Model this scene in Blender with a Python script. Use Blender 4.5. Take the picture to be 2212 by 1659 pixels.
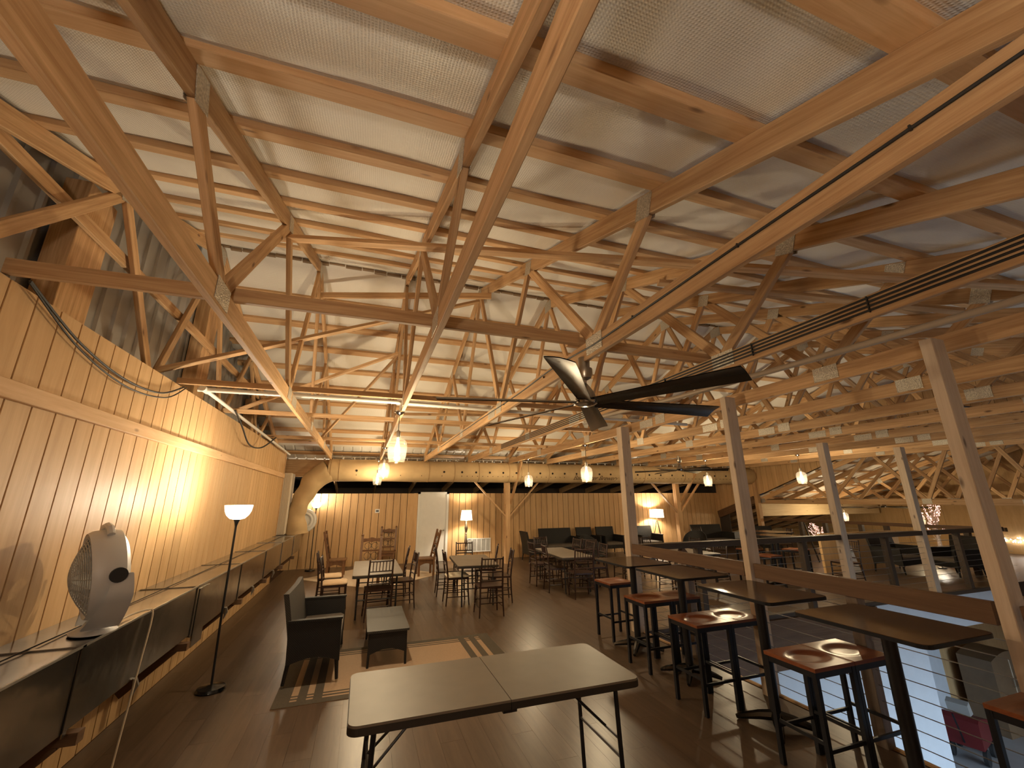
import bpy, bmesh, math, random
from mathutils import Vector, Matrix

random.seed(11)
S = bpy.context.scene
COL = S.collection
for o in list(bpy.data.objects):
    bpy.data.objects.remove(o, do_unlink=True)

# ------------------------------------------------------------------ camera
CAMZ = 1.80
YAW, PITCH, ROLL = 0.3382166, 0.2735519, -0.0068667
fwd = Vector((math.sin(YAW) * math.cos(PITCH), math.cos(YAW) * math.cos(PITCH), math.sin(PITCH)))
right = Vector((math.cos(YAW), -math.sin(YAW), 0))
up = right.cross(fwd)
cr, sr = math.cos(ROLL), math.sin(ROLL)
r_ = right * cr + up * sr
u_ = up * cr - right * sr
cam_d = bpy.data.cameras.new('camera')
cam = bpy.data.objects.new('camera', cam_d)
COL.objects.link(cam)
cam.matrix_world = Matrix(((r_.x, u_.x, -fwd.x, 0), (r_.y, u_.y, -fwd.y, 0), (r_.z, u_.z, -fwd.z, CAMZ), (0, 0, 0, 1)))
cam_d.sensor_fit = 'HORIZONTAL'
cam_d.sensor_width = 36.0
cam_d.lens = 890.0 / 2212.0 * 36.0
cam_d.clip_start = 0.05
cam_d.clip_end = 200
S.camera = cam

# ------------------------------------------------------------------ world, exposure
W = bpy.data.worlds.new('world')
S.world = W
W.use_nodes = True
W.node_tree.nodes['Background'].inputs[0].default_value = (0.55, 0.7, 1.0, 1)
W.node_tree.nodes['Background'].inputs[1].default_value = 0.012
S.view_settings.view_transform = 'Standard'
S.view_settings.look = 'None'
S.view_settings.gamma = 1.0
S.view_settings.use_curve_mapping = False
S.view_settings.exposure = 0.36
S.cycles.use_denoising = True
S.cycles.max_bounces = 5
S.cycles.diffuse_bounces = 3
S.cycles.glossy_bounces = 2
S.cycles.use_adaptive_sampling = True
S.cycles.adaptive_threshold = 0.18
S.cycles.adaptive_min_samples = 16
S.cycles.transparent_max_bounces = 8
S.cycles.caustics_reflective = False
S.cycles.caustics_refractive = False
S.cycles.sample_clamp_indirect = 6.0

WARM = (1.0, 0.85, 0.64)
COOL = (0.62, 0.80, 1.0)


def point_light(name, loc, power, color=WARM, radius=0.05, parent=None, local=None):
    d = bpy.data.lights.new(name, 'POINT')
    d.energy = power
    d.color = color
    d.shadow_soft_size = radius
    o = bpy.data.objects.new(name, d)
    COL.objects.link(o)
    o.location = loc
    if parent is not None:
        o.parent = parent
    return o


def area_light(name, loc, rot, sx, sy, power, color):
    d = bpy.data.lights.new(name, 'AREA')
    d.shape = 'RECTANGLE'
    d.size, d.size_y = sx, sy
    d.energy = power
    d.color = color
    d.spread = math.radians(95)
    o = bpy.data.objects.new(name, d)
    COL.objects.link(o)
    o.location = loc
    o.rotation_euler = rot
    return o


# added cool light behind the camera, assumed to enter by an unseen lower-level door
area_light('assumed_daylight', (9.0, -1.42, -1.7), (math.radians(58), 0, 0), 8.0, 2.8, 200, COOL)


# ------------------------------------------------------------------ materials
def new_mat(name):
    m = bpy.data.materials.new(name)
    m.use_nodes = True
    nt = m.node_tree
    b = nt.nodes['Principled BSDF']
    return m, nt, b


def setin(b, **k):
    for a, v in k.items():
        a = a.replace('_', ' ')
        if a in b.inputs:
            b.inputs[a].default_value = v


def plain(name, col, rough=0.5, metal=0.0, spec=0.5, noise=0.0, nscale=8.0, bump=0.0, bscale=60.0):
    m, nt, b = new_mat(name)
    setin(b, Base_Color=(*col, 1), Roughness=rough, Metallic=metal, Specular_IOR_Level=spec)
    tc = nt.nodes.new('ShaderNodeTexCoord')
    n = nt.nodes.new('ShaderNodeTexNoise')
    n.inputs['Scale'].default_value = nscale
    n.inputs['Detail'].default_value = 2
    nt.links.new(tc.outputs['Object'], n.inputs['Vector'])
    mr = nt.nodes.new('ShaderNodeMapRange')
    mr.inputs['From Min'].default_value = 0.3
    mr.inputs['From Max'].default_value = 0.7
    mr.inputs['To Min'].default_value = 1 - noise
    mr.inputs['To Max'].default_value = 1 + noise
    nt.links.new(n.outputs[0], mr.inputs[0])
    mx = nt.nodes.new('ShaderNodeVectorMath')
    mx.operation = 'SCALE'
    mx.inputs[0].default_value = col
    nt.links.new(mr.outputs[0], mx.inputs['Scale'])
    if noise:
        nt.links.new(mx.outputs[0], b.inputs['Base Color'])
    if bump:
        n2 = nt.nodes.new('ShaderNodeTexNoise')
        n2.inputs['Scale'].default_value = bscale
        nt.links.new(tc.outputs['Object'], n2.inputs['Vector'])
        bp = nt.nodes.new('ShaderNodeBump')
        bp.inputs['Strength'].default_value = bump
        bp.inputs['Distance'].default_value = 0.01
        nt.links.new(n2.outputs[0], bp.inputs['Height'])
        nt.links.new(bp.outputs[0], b.inputs['Normal'])
    return m


def wood(name, light, dark, axis='X', rough=0.55, stretch=9.0, scale=2.2, var=0.16, knots=0.0, spec=0.3, bump=0.0, contrast=(0.32, 0.68)):
    """grain along a local axis; each object gets its own offset and tone"""
    m, nt, b = new_mat(name)
    L = nt.links.new
    setin(b, Roughness=rough, Specular_IOR_Level=spec)
    tc = nt.nodes.new('ShaderNodeTexCoord')
    oi = nt.nodes.new('ShaderNodeObjectInfo')
    off = nt.nodes.new('ShaderNodeMath')
    off.operation = 'MULTIPLY'
    off.inputs[1].default_value = 37.0
    L(oi.outputs['Random'], off.inputs[0])
    ad = nt.nodes.new('ShaderNodeVectorMath')
    ad.operation = 'ADD'
    L(tc.outputs['Object'], ad.inputs[0])
    L(off.outputs[0], ad.inputs[1])
    mp = nt.nodes.new('ShaderNodeMapping')
    sc = [stretch, stretch, stretch]
    sc['XYZ'.index(axis)] = 0.55
    mp.inputs['Scale'].default_value = sc
    L(ad.outputs[0], mp.inputs['Vector'])
    n = nt.nodes.new('ShaderNodeTexNoise')
    n.inputs['Scale'].default_value = scale
    n.inputs['Detail'].default_value = 4
    n.inputs['Roughness'].default_value = 0.72
    n.inputs['Distortion'].default_value = 0.5
    L(mp.outputs[0], n.inputs['Vector'])
    cr_ = nt.nodes.new('ShaderNodeValToRGB')
    e = cr_.color_ramp.elements
    e[0].position, e[1].position = contrast
    e[0].color = (*dark, 1)
    e[1].color = (*light, 1)
    L(n.outputs[0], cr_.inputs[0])
    col = cr_.outputs[0]
    if knots:
        v = nt.nodes.new('ShaderNodeTexVoronoi')
        v.inputs['Scale'].default_value = 1.0
        mp2 = nt.nodes.new('ShaderNodeMapping')
        s2 = [7.0, 7.0, 7.0]
        s2['XYZ'.index(axis)] = 2.6
        mp2.inputs['Scale'].default_value = s2
        L(ad.outputs[0], mp2.inputs['Vector'])
        L(mp2.outputs[0], v.inputs['Vector'])
        mr = nt.nodes.new('ShaderNodeMapRange')
        mr.inputs['From Min'].default_value = 0.05
        mr.inputs['From Max'].default_value = 0.13
        mr.inputs['To Min'].default_value = knots
        mr.inputs['To Max'].default_value = 0.0
        L(v.outputs['Distance'], mr.inputs[0])
        mk = nt.nodes.new('ShaderNodeMix')
        mk.data_type = 'RGBA'
        mk.inputs['B'].default_value = (dark[0] * 0.25, dark[1] * 0.2, dark[2] * 0.2, 1)
        L(mr.outputs[0], mk.inputs['Factor'])
        L(col, mk.inputs['A'])
        col = mk.outputs['Result']
    rv = nt.nodes.new('ShaderNodeMapRange')
    rv.inputs['To Min'].default_value = 1 - var
    rv.inputs['To Max'].default_value = 1 + var
    L(oi.outputs['Random'], rv.inputs[0])
    sc_ = nt.nodes.new('ShaderNodeVectorMath')
    sc_.operation = 'SCALE'
    L(col, sc_.inputs[0])
    L(rv.outputs[0], sc_.inputs['Scale'])
    L(sc_.outputs[0], b.inputs['Base Color'])
    if bump:
        bp = nt.nodes.new('ShaderNodeBump')
        bp.inputs['Strength'].default_value = bump
        bp.inputs['Distance'].default_value = 0.004
        L(n.outputs[0], bp.inputs['Height'])
        L(bp.outputs[0], b.inputs['Normal'])
    return m


def insulation(name):
    m, nt, b = new_mat(name)
    L = nt.links.new
    setin(b, Base_Color=(0.80, 0.76, 0.68, 1), Roughness=0.38, Specular_IOR_Level=0.6)
    tc = nt.nodes.new('ShaderNodeTexCoord')
    w1 = nt.nodes.new('ShaderNodeTexWave')
    w1.bands_direction = 'X'
    w1.inputs['Scale'].default_value = 24.0
    w2 = nt.nodes.new('ShaderNodeTexWave')
    w2.bands_direction = 'Y'
    w2.inputs['Scale'].default_value = 24.0
    for w in (w1, w2):
        w.inputs['Distortion'].default_value = 1.5
        w.inputs['Detail Scale'].default_value = 0.6
        L(tc.outputs['Object'], w.inputs['Vector'])
    mu = nt.nodes.new('ShaderNodeMath')
    mu.operation = 'MULTIPLY'
    L(w1.outputs['Fac'], mu.inputs[0])
    L(w2.outputs['Fac'], mu.inputs[1])
    n = nt.nodes.new('ShaderNodeTexNoise')
    n.inputs['Scale'].default_value = 1.7
    n.inputs['Detail'].default_value = 3
    L(tc.outputs['Object'], n.inputs['Vector'])
    n.inputs['Detail'].default_value = 2
    ma = nt.nodes.new('ShaderNodeMath')
    ma.operation = 'MULTIPLY_ADD'
    ma.inputs[1].default_value = 6.0
    L(n.outputs[0], ma.inputs[0])
    L(mu.outputs[0], ma.inputs[2])
    b2 = nt.nodes.new('ShaderNodeBump')
    b2.inputs['Strength'].default_value = 0.45
    b2.inputs['Distance'].default_value = 0.004
    L(ma.outputs[0], b2.inputs['Height'])
    L(b2.outputs[0], b.inputs['Normal'])
    return m


def wicker(name, col):
    m, nt, b = new_mat(name)
    L = nt.links.new
    setin(b, Roughness=0.55, Specular_IOR_Level=0.35)
    tc = nt.nodes.new('ShaderNodeTexCoord')
    br = nt.nodes.new('ShaderNodeTexChecker')
    br.inputs['Scale'].default_value = 95
    br.inputs['Color1'].default_value = (*col, 1)
    br.inputs['Color2'].default_value = (col[0] * 0.45, col[1] * 0.45, col[2] * 0.45, 1)
    L(tc.outputs['Object'], br.inputs['Vector'])
    L(br.outputs['Color'], b.inputs['Base Color'])
    bp = nt.nodes.new('ShaderNodeBump')
    bp.inputs['Strength'].default_value = 0.5
    bp.inputs['Distance'].default_value = 0.004
    L(br.outputs['Fac'], bp.inputs['Height'])
    L(bp.outputs[0], b.inputs['Normal'])
    return m


def glow(name, col, strength, see=0.5):
    """a glass or bulb that gives off light and lets light through"""
    m = bpy.data.materials.new(name)
    m.use_nodes = True
    nt = m.node_tree
    nt.nodes.clear()
    out = nt.nodes.new('ShaderNodeOutputMaterial')
    e = nt.nodes.new('ShaderNodeEmission')
    e.inputs[0].default_value = (*col, 1)
    e.inputs[1].default_value = strength
    t = nt.nodes.new('ShaderNodeBsdfTransparent')
    mx = nt.nodes.new('ShaderNodeMixShader')
    mx.inputs[0].default_value = 1 - see
    nt.links.new(t.outputs[0], mx.inputs[1])
    nt.links.new(e.outputs[0], mx.inputs[2])
    nt.links.new(mx.outputs[0], out.inputs[0])
    return m


def thin_glass(name, tint=(1, 0.93, 0.78)):
    m = bpy.data.materials.new(name)
    m.use_nodes = True
    nt = m.node_tree
    nt.nodes.clear()
    out = nt.nodes.new('ShaderNodeOutputMaterial')
    g = nt.nodes.new('ShaderNodeBsdfGlossy')
    g.inputs['Roughness'].default_value = 0.03
    d = nt.nodes.new('ShaderNodeBsdfTranslucent')
    d.inputs['Color'].default_value = (*tint, 1)
    t = nt.nodes.new('ShaderNodeBsdfTransparent')
    t.inputs['Color'].default_value = (*tint, 1)
    fr = nt.nodes.new('ShaderNodeLayerWeight')
    fr.inputs['Blend'].default_value = 0.12
    m1 = nt.nodes.new('ShaderNodeMixShader')
    m1.inputs[0].default_value = 0.012
    nt.links.new(t.outputs[0], m1.inputs[1])
    nt.links.new(d.outputs[0], m1.inputs[2])
    m2 = nt.nodes.new('ShaderNodeMixShader')
    nt.links.new(fr.outputs['Facing'], m2.inputs[0])
    nt.links.new(m1.outputs[0], m2.inputs[1])
    nt.links.new(g.outputs[0], m2.inputs[2])
    nt.links.new(m2.outputs[0], out.inputs[0])
    return m


def shade_mat(name, col, emit):
    m, nt, b = new_mat(name)
    setin(b, Base_Color=(*col, 1), Roughness=0.8, Emission_Color=(1, 0.86, 0.62, 1), Emission_Strength=emit)
    return m


M = {}
M['truss'] = wood('truss_pine', (0.68, 0.445, 0.235), (0.42, 0.235, 0.105), rough=0.6, var=0.17, knots=0.85, stretch=13)
M['purlin'] = wood('purlin_pine', (0.70, 0.46, 0.245), (0.54, 0.31, 0.145), rough=0.6, var=0.12, knots=0.7, stretch=10)
M['post'] = wood('post_pine', (0.74, 0.61, 0.47), (0.58, 0.45, 0.32), axis='Z', rough=0.6, var=0.08, knots=0.8, stretch=9)
M['postx'] = wood('board_pine', (0.74, 0.61, 0.47), (0.58, 0.45, 0.32), axis='X', rough=0.6, var=0.08, knots=0.8, stretch=9)
M['greypost'] = wood('post_weathered', (0.27, 0.21, 0.165), (0.18, 0.135, 0.10), rough=0.6, var=0.08, knots=0.6)
M['rail'] = wood('rail_stain', (0.17, 0.095, 0.050), (0.11, 0.058, 0.030), rough=0.5, var=0.08, knots=0.4)
M['railgrey'] = wood('rail_weathered', (0.105, 0.075, 0.052), (0.06, 0.042, 0.029), rough=0.55, var=0.1, knots=0.4)
M['panel'] = wood('panel_ply', (0.68, 0.445, 0.225), (0.53, 0.32, 0.145), axis='Z', rough=0.5, var=0.05, stretch=7, scale=1.6, contrast=(0.28, 0.72))
M['groove'] = plain('groove_dark', (0.06, 0.03, 0.014), 0.9)
M['trimpine'] = wood('trim_pine', (0.72, 0.48, 0.27), (0.58, 0.35, 0.17), rough=0.55, var=0.05, knots=0.6)
M['palepine'] = wood('pale_pine', (0.78, 0.62, 0.38), (0.66, 0.48, 0.26), rough=0.6, var=0.06, knots=0.6)
M['osb'] = wood('plywood', (0.68, 0.45, 0.22), (0.58, 0.36, 0.16), axis='Z', rough=0.6, var=0.05, stretch=5)
M['floor'] = wood('floor_vinyl', (0.125, 0.082, 0.052), (0.078, 0.050, 0.031), axis='Y', rough=0.32, var=0.07, stretch=8, spec=0.45, bump=0.0)
M['insul'] = insulation('insulation_foil')
M['galv'] = plain('galvanised', (0.52, 0.52, 0.50), 0.34, 0.92, noise=0.12, nscale=5)
M['ductface'] = plain('duct_sheet', (0.38, 0.38, 0.37), 0.20, 1.0, noise=0.2, nscale=3, bump=0.35, bscale=5)
M['plate'] = plain('nail_plate', (0.58, 0.54, 0.46), 0.45, 0.8, noise=0.3, nscale=90, bump=0.8, bscale=110)
M['siding'] = plain('metal_siding', (0.46, 0.46, 0.45), 0.42, 0.55, noise=0.1, nscale=2)
M['roofmetal'] = plain('roof_sheet', (0.82, 0.81, 0.77), 0.45, 0.0, noise=0.1, nscale=2)
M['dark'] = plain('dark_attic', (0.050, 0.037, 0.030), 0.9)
M['black'] = plain('black_metal', (0.018, 0.018, 0.020), 0.38, 0.3)
M['blackgloss'] = plain('black_gloss', (0.015, 0.014, 0.013), 0.16, 0.0)
M['bluesteel'] = plain('stool_steel', (0.018, 0.020, 0.026), 0.36, 0.4)
M['chrome'] = plain('chrome', (0.55, 0.53, 0.50), 0.16, 1.0)
M['nickel'] = plain('brushed_nickel', (0.46, 0.42, 0.35), 0.3, 0.95)
M['blade'] = plain('fan_blade', (0.050, 0.042, 0.030), 0.26, 0.35)
M['white'] = plain('white_paint', (0.78, 0.77, 0.73), 0.45, noise=0.02)
M['whiteplastic'] = plain('white_plastic', (0.62, 0.62, 0.62), 0.38)
M['greyplastic'] = plain('grille_plastic', (0.42, 0.41, 0.38), 0.5)
M['pvc'] = plain('pvc', (0.78, 0.76, 0.70), 0.35)
M['fabric'] = plain('duct_fabric', (0.54, 0.38, 0.20), 0.85, noise=0.10, nscale=3, bump=0.25, bscale=5)
M['fabricdark'] = plain('duct_fabric_seam', (0.36, 0.23, 0.11), 0.85)
M['print'] = plain('print_dark', (0.13, 0.08, 0.045), 0.9)
M['quilt'] = plain('quilted_wrap', (0.60, 0.52, 0.40), 0.8)
M['hole'] = plain('hole', (0.02, 0.014, 0.01), 1.0)
M['tabletop'] = plain('folding_top', (0.18, 0.147, 0.11), 0.46, spec=0.5, noise=0.05, bump=0.08, bscale=350)
M['tableedge'] = plain('folding_edge', (0.028, 0.023, 0.018), 0.5)
M['bartop'] = plain('bar_laminate', (0.055, 0.031, 0.018), 0.16, spec=0.3, noise=0.1, nscale=40)
M['stoolseat'] = wood('stool_seat', (0.30, 0.10, 0.04), (0.19, 0.055, 0.022), rough=0.28, var=0.12, stretch=9, spec=0.5, bump=0.0)
M['chiavari'] = wood('mahogany', (0.042, 0.019, 0.013), (0.022, 0.010, 0.007), axis='Z', rough=0.32, var=0.15, spec=0.5, bump=0.0)
M['cushion'] = plain('tan_cushion', (0.60, 0.42, 0.24), 0.9, noise=0.04)
M['cushionw'] = plain('cream_cushion', (0.78, 0.68, 0.52), 0.9, noise=0.04)
M['wicker'] = wicker('dark_wicker', (0.022, 0.020, 0.018))
M['wickergrey'] = wicker('grey_wicker', (0.055, 0.049, 0.040))
M['seatgrey'] = plain('grey_cushion', (0.13, 0.108, 0.086), 0.9, noise=0.08, nscale=20)
M['oak'] = wood('oak_chair', (0.20, 0.095, 0.038), (0.125, 0.056, 0.021), axis='Z', rough=0.42, var=0.1, spec=0.4)
M['rugtan'] = plain('rug_tan', (0.36, 0.235, 0.135), 0.95, noise=0.06, nscale=60, bump=0.4, bscale=300)
M['rugdark'] = plain('rug_dark', (0.075, 0.058, 0.036), 0.95, noise=0.1, nscale=60, bump=0.4, bscale=300)
M['rugcream'] = plain('rug_cream', (0.66, 0.52, 0.36), 0.95, noise=0.04, nscale=40, bump=0.3, bscale=200)
M['conduit'] = plain('conduit_beige', (0.42, 0.34, 0.25), 0.45)
M['cable'] = plain('cable_black', (0.02, 0.018, 0.016), 0.6)
M['wire'] = plain('steel_cable', (0.42, 0.42, 0.42), 0.4, 0.8)
M['cord'] = plain('cord_beige', (0.58, 0.48, 0.34), 0.6)
M['lowwall'] = plain('lower_wall', (0.72, 0.76, 0.80), 0.6, noise=0.02)
M['concrete'] = plain('lower_floor', (0.42, 0.43, 0.44), 0.55, noise=0.1, nscale=1.5)
M['red'] = plain('red_paint', (0.14, 0.012, 0.012), 0.4)
M['brownbox'] = plain('brown_panel', (0.22, 0.14, 0.075), 0.6, noise=0.06)
M['rubber'] = plain('rubber', (0.02, 0.02, 0.02), 0.7)
M['glass'] = thin_glass('pendant_glass')
M['bulb'] = glow('bulb', (1.0, 0.82, 0.5), 9.0, 0.45)
M['bowl'] = shade_mat('torchiere_bowl', (0.85, 0.82, 0.74), 5.0)
M['shade'] = shade_mat('lamp_shade', (0.85, 0.74, 0.55), 1.6)
M['fairy'] = glow('fairy_bulb', (1.0, 0.55, 0.45), 3.0, 0.0)
M['fairyw'] = glow('fairy_white', (1.0, 0.93, 0.85), 14.0, 0.0)
M['trunk'] = plain('pale_branch', (0.62, 0.50, 0.40), 0.8, noise=0.2, nscale=30)
M['screen'] = plain('grey_display', (0.10, 0.10, 0.11), 0.3)
M['paper'] = plain('white_board', (0.80, 0.82, 0.86), 0.5)

# ------------------------------------------------------------------ mesh helpers
PM = {}      # parent world matrices


class MB:
    def __init__(s):
        s.v, s.f = [], []

    def add(s, vs, fs):
        n = len(s.v)
        s.v += [tuple(v) for v in vs]
        s.f += [tuple(i + n for i in f) for f in fs]
        return s

    def box(s, c, d):
        x, y, z = c
        a, b, e = d[0] / 2, d[1] / 2, d[2] / 2
        vs = [(x - a, y - b, z - e), (x + a, y - b, z - e), (x + a, y + b, z - e), (x - a, y + b, z - e),
              (x - a, y - b, z + e), (x + a, y - b, z + e), (x + a, y + b, z + e), (x - a, y + b, z + e)]
        return s.add(vs, [(3, 2, 1, 0), (4, 5, 6, 7), (0, 1, 5, 4), (1, 2, 6, 5), (2, 3, 7, 6), (3, 0, 4, 7)])

    def bx(s, x0, x1, y0, y1, z0, z1):
        return s.box(((x0 + x1) / 2, (y0 + y1) / 2, (z0 + z1) / 2), (abs(x1 - x0), abs(y1 - y0), abs(z1 - z0)))

    def bar(s, p0, p1, w, h, upv=(0, 0, 1)):
        p0, p1 = Vector(p0), Vector(p1)
        a, b, c = axes(p1 - p0, upv)
        vs = []
        for p in (p0, p1):
            for i, j in ((-1, -1), (1, -1), (1, 1), (-1, 1)):
                vs.append(p + b * (i * w / 2) + c * (j * h / 2))
        return s.add(vs, [(3, 2, 1, 0), (4, 5, 6, 7), (0, 1, 5, 4), (1, 2, 6, 5), (2, 3, 7, 6), (3, 0, 4, 7)])

    def tube(s, pts, rad, n=8, cap=True):
        pts = [Vector(p) for p in pts]
        if not isinstance(rad, (list, tuple)):
            rad = [rad] * len(pts)
        rings = []
        prev = None
        for i, p in enumerate(pts):
            d = pts[min(i + 1, len(pts) - 1)] - pts[max(i - 1, 0)]
            if d.length < 1e-9:
                d = Vector((0, 0, 1))
            d.normalize()
            if prev is None:
                t = Vector((0, 0, 1)) if abs(d.z) < 0.9 else Vector((1, 0, 0))
                b = d.cross(t).normalized()
            else:
                b = (prev - d * prev.dot(d))
                b = b.normalized() if b.length > 1e-6 else d.orthogonal().normalized()
            prev = b
            c = d.cross(b)
            rings.append([p + (b * math.cos(2 * math.pi * k / n) + c * math.sin(2 * math.pi * k / n)) * rad[i] for k in range(n)])
        vs = [v for r in rings for v in r]
        fs = []
        for i in range(len(rings) - 1):
            for k in range(n):
                k2 = (k + 1) % n
                fs.append((i * n + k, i * n + k2, (i + 1) * n + k2, (i + 1) * n + k))
        if cap:
            fs.append(tuple(range(n - 1, -1, -1)))
            m = (len(rings) - 1) * n
            fs.append(tuple(range(m, m + n)))
        return s.add(vs, fs)

    def lathe(s, prof, n=20, c=(0, 0, 0), cap=True):
        vs, fs = [], []
        for r, z in prof:
            for k in range(n):
                a = 2 * math.pi * k / n
                vs.append((c[0] + r * math.cos(a), c[1] + r * math.sin(a), c[2] + z))
        for i in range(len(prof) - 1):
            for k in range(n):
                k2 = (k + 1) % n
                fs.append((i * n + k, i * n + k2, (i + 1) * n + k2, (i + 1) * n + k))
        if cap:
            if prof[0][0] > 1e-4:
                fs.append(tuple(range(n - 1, -1, -1)))
            if prof[-1][0] > 1e-4:
                m = (len(prof) - 1) * n
                fs.append(tuple(range(m, m + n)))
        return s.add(vs, fs)

    def prism(s, poly, ax, a0, a1):
        """poly: 2D points; ax: extrude axis; the 2D axes are the other two in order"""
        n = len(poly)
        vs = []
        for t in (a0, a1):
            for p in poly:
                q = [0, 0, 0]
                o = [i for i in range(3) if i != ax]
                q[ax] = t
                q[o[0]], q[o[1]] = p
                vs.append(q)
        fs = [tuple(range(n - 1, -1, -1)), tuple(range(n, 2 * n))]
        for i in range(n):
            j = (i + 1) % n
            fs.append((i, j, n + j, n + i))
        return s.add(vs, fs)

    def grid(s, fn, nu, nv):
        vs = [fn(i / nu, j / nv) for i in range(nu + 1) for j in range(nv + 1)]
        fs = [(i * (nv + 1) + j, (i + 1) * (nv + 1) + j, (i + 1) * (nv + 1) + j + 1, i * (nv + 1) + j + 1) for i in range(nu) for j in range(nv)]
        return s.add(vs, fs)

    def mesh(s, name, smooth=False):
        me = bpy.data.meshes.new(name)
        me.from_pydata(s.v, [], s.f)
        bm = bmesh.new()
        bm.from_mesh(me)
        bmesh.ops.recalc_face_normals(bm, faces=bm.faces)
        bm.to_mesh(me)
        bm.free()
        if smooth:
            for p in me.polygons:
                p.use_smooth = True
            try:
                me.set_sharp_from_angle(angle=math.radians(40))
            except Exception:
                pass
        return me

    def build(s, name, mat, parent=None, smooth=False, world=None):
        me = s.mesh(name, smooth)
        return obj(name, me, mat, parent, world)


def axes(d, upv):
    a = Vector(d).normalized()
    u = Vector(upv)
    if abs(a.dot(u.normalized())) > 0.999:
        u = Vector((0, 1, 0))
    b = u.cross(a).normalized()
    c = a.cross(b).normalized()
    return a, b, c


def obj(name, me, mat, parent=None, world=None):
    if mat is not None and len(me.materials) == 0:
        me.materials.append(M[mat] if isinstance(mat, str) else mat)
    o = bpy.data.objects.new(name, me)
    COL.objects.link(o)
    if parent is not None:
        o.parent = parent
    if world is not None:
        if parent is not None:
            o.matrix_local = PM.get(parent.name, Matrix.Identity(4)).inverted() @ world
        else:
            o.matrix_world = world
    return o


BOARDS = {}


def board(name, p0, p1, w, h, mat, parent=None, upv=(0, 0, 1), local=False):
    """a board along its own local x axis: w sideways, h along up"""
    p0, p1 = Vector(p0), Vector(p1)
    a, b, c = axes(p1 - p0, upv)
    Lg = (p1 - p0).length
    key = (round(Lg, 3), round(w, 3), round(h, 3), mat)
    if key not in BOARDS:
        mb = MB()
        bv = min(0.004, w * 0.2, h * 0.2)
        n = []
        # slightly eased edges: octagonal section
        sec = [(-w / 2 + bv, -h / 2), (w / 2 - bv, -h / 2), (w / 2, -h / 2 + bv), (w / 2, h / 2 - bv), (w / 2 - bv, h / 2), (-w / 2 + bv, h / 2), (-w / 2, h / 2 - bv), (-w / 2, -h / 2 + bv)]
        mb.prism(sec, 0, 0, Lg)
        BOARDS[key] = mb.mesh(name)
        BOARDS[key].materials.append(M[mat])
    mw = Matrix(((a.x, b.x, c.x, p0.x), (a.y, b.y, c.y, p0.y), (a.z, b.z, c.z, p0.z), (0, 0, 0, 1)))
    o = bpy.data.objects.new(name, BOARDS[key])
    COL.objects.link(o)
    if parent is not None:
        o.parent = parent
        o.matrix_local = mw if local else PM.get(parent.name, Matrix.Identity(4)).inverted() @ mw
    else:
        o.matrix_world = mw
    return o


def tag(o, label, cat, group=None):
    o['label'] = label
    o['category'] = cat
    if group:
        o['group'] = group
    return o


def thing(name, label, cat, loc=(0, 0, 0), rotz=0.0, group=None):
    o = bpy.data.objects.new(name, None)
    o.empty_display_size = 0.1
    COL.objects.link(o)
    o.location = loc
    o.rotation_euler = (0, 0, rotz)
    PM[o.name] = Matrix.Translation(loc) @ Matrix.Rotation(rotz, 4, 'Z')
    return tag(o, label, cat, group)


def struct(o, label=None):
    o['kind'] = 'structure'
    if label:
        o['label'] = label
    return o


def kids(o):
    return list(o.children)


def dup(root, loc, rotz, label, group=None):
    r = root.copy()
    COL.objects.link(r)
    r.location = loc
    r.rotation_euler = (0, 0, rotz)
    r['label'] = label
    if group:
        r['group'] = group
    PM[r.name] = Matrix.Translation(loc) @ Matrix.Rotation(rotz, 4, 'Z')
    for ch in KIDS[root.name]:
        c = ch.copy()
        COL.objects.link(c)
        c.parent = r
        for g in KIDS.get(ch.name, ()):
            d = g.copy()
            COL.objects.link(d)
            d.parent = c
    return r


KIDS = {}


def index_kids(root):
    """remember children once so that copying stays cheap"""
    KIDS[root.name] = [o for o in bpy.data.objects if o.parent == root]
    for c in KIDS[root.name]:
        k = [o for o in bpy.data.objects if o.parent == c]
        if k:
            KIDS[c.name] = k
    return root


ORD = ['first', 'second', 'third', 'fourth', 'fifth', 'sixth', 'seventh', 'eighth', 'ninth', 'tenth', 'eleventh', 'twelfth', 'thirteenth', 'fourteenth']

# ------------------------------------------------------------------ roof geometry
RY, RZ, SL = 5.90, 4.965, 0.355        # ridge of the chords' lower edge
ZB = 2.82                              # underside of the bottom chords


def zlow(y):
    return RZ - SL * abs(y - RY)


def zroof(y):
    return zlow(y) + 0.149 + 0.049


# ================================================================== SETTING
# ---- mezzanine floor
fl = MB()
fl.bx(-2.35, 3.88, -1.3, 5.62, -0.28, -0.008)
fl.bx(-2.35, 14.1, 5.62, 16.0, -0.28, -0.008)
floor = struct(fl.build('floor', 'groove'), 'dark brown wood plank floor of the mezzanine')
PWID, PLEN = 0.183, 1.22
plank_me = MB().box((0, 0, -0.003), (PWID - 0.0012, PLEN - 0.0012, 0.010)).mesh('plank')
plank_me.materials.append(M['floor'])
far_mb = MB()
nplank = 0
ix = 0
x = -1.84
while x < 14.0:
    offy = (ix * 0.43) % PLEN
    y = -1.2 - offy
    while y < 13.4:
        cx, cy = x + PWID / 2, y + PLEN / 2
        hole = (cx + PWID / 2 > 3.88 and cy - PLEN / 2 < 5.62)
        if not hole and cy > -0.6:
            if cx < 3.9 and cy < 7.4:
                p = bpy.data.objects.new('plank', plank_me)
                COL.objects.link(p)
                p.parent = floor
                p.location = (cx, cy, 0)
                nplank += 1
            else:
                far_mb.box((cx, cy, -0.003), (PWID - 0.0012, PLEN - 0.0012, 0.010))
        elif hole and cx < 3.9 and cy > -0.6:
            pass
        y += PLEN
    x += PWID
    ix += 1
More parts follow.
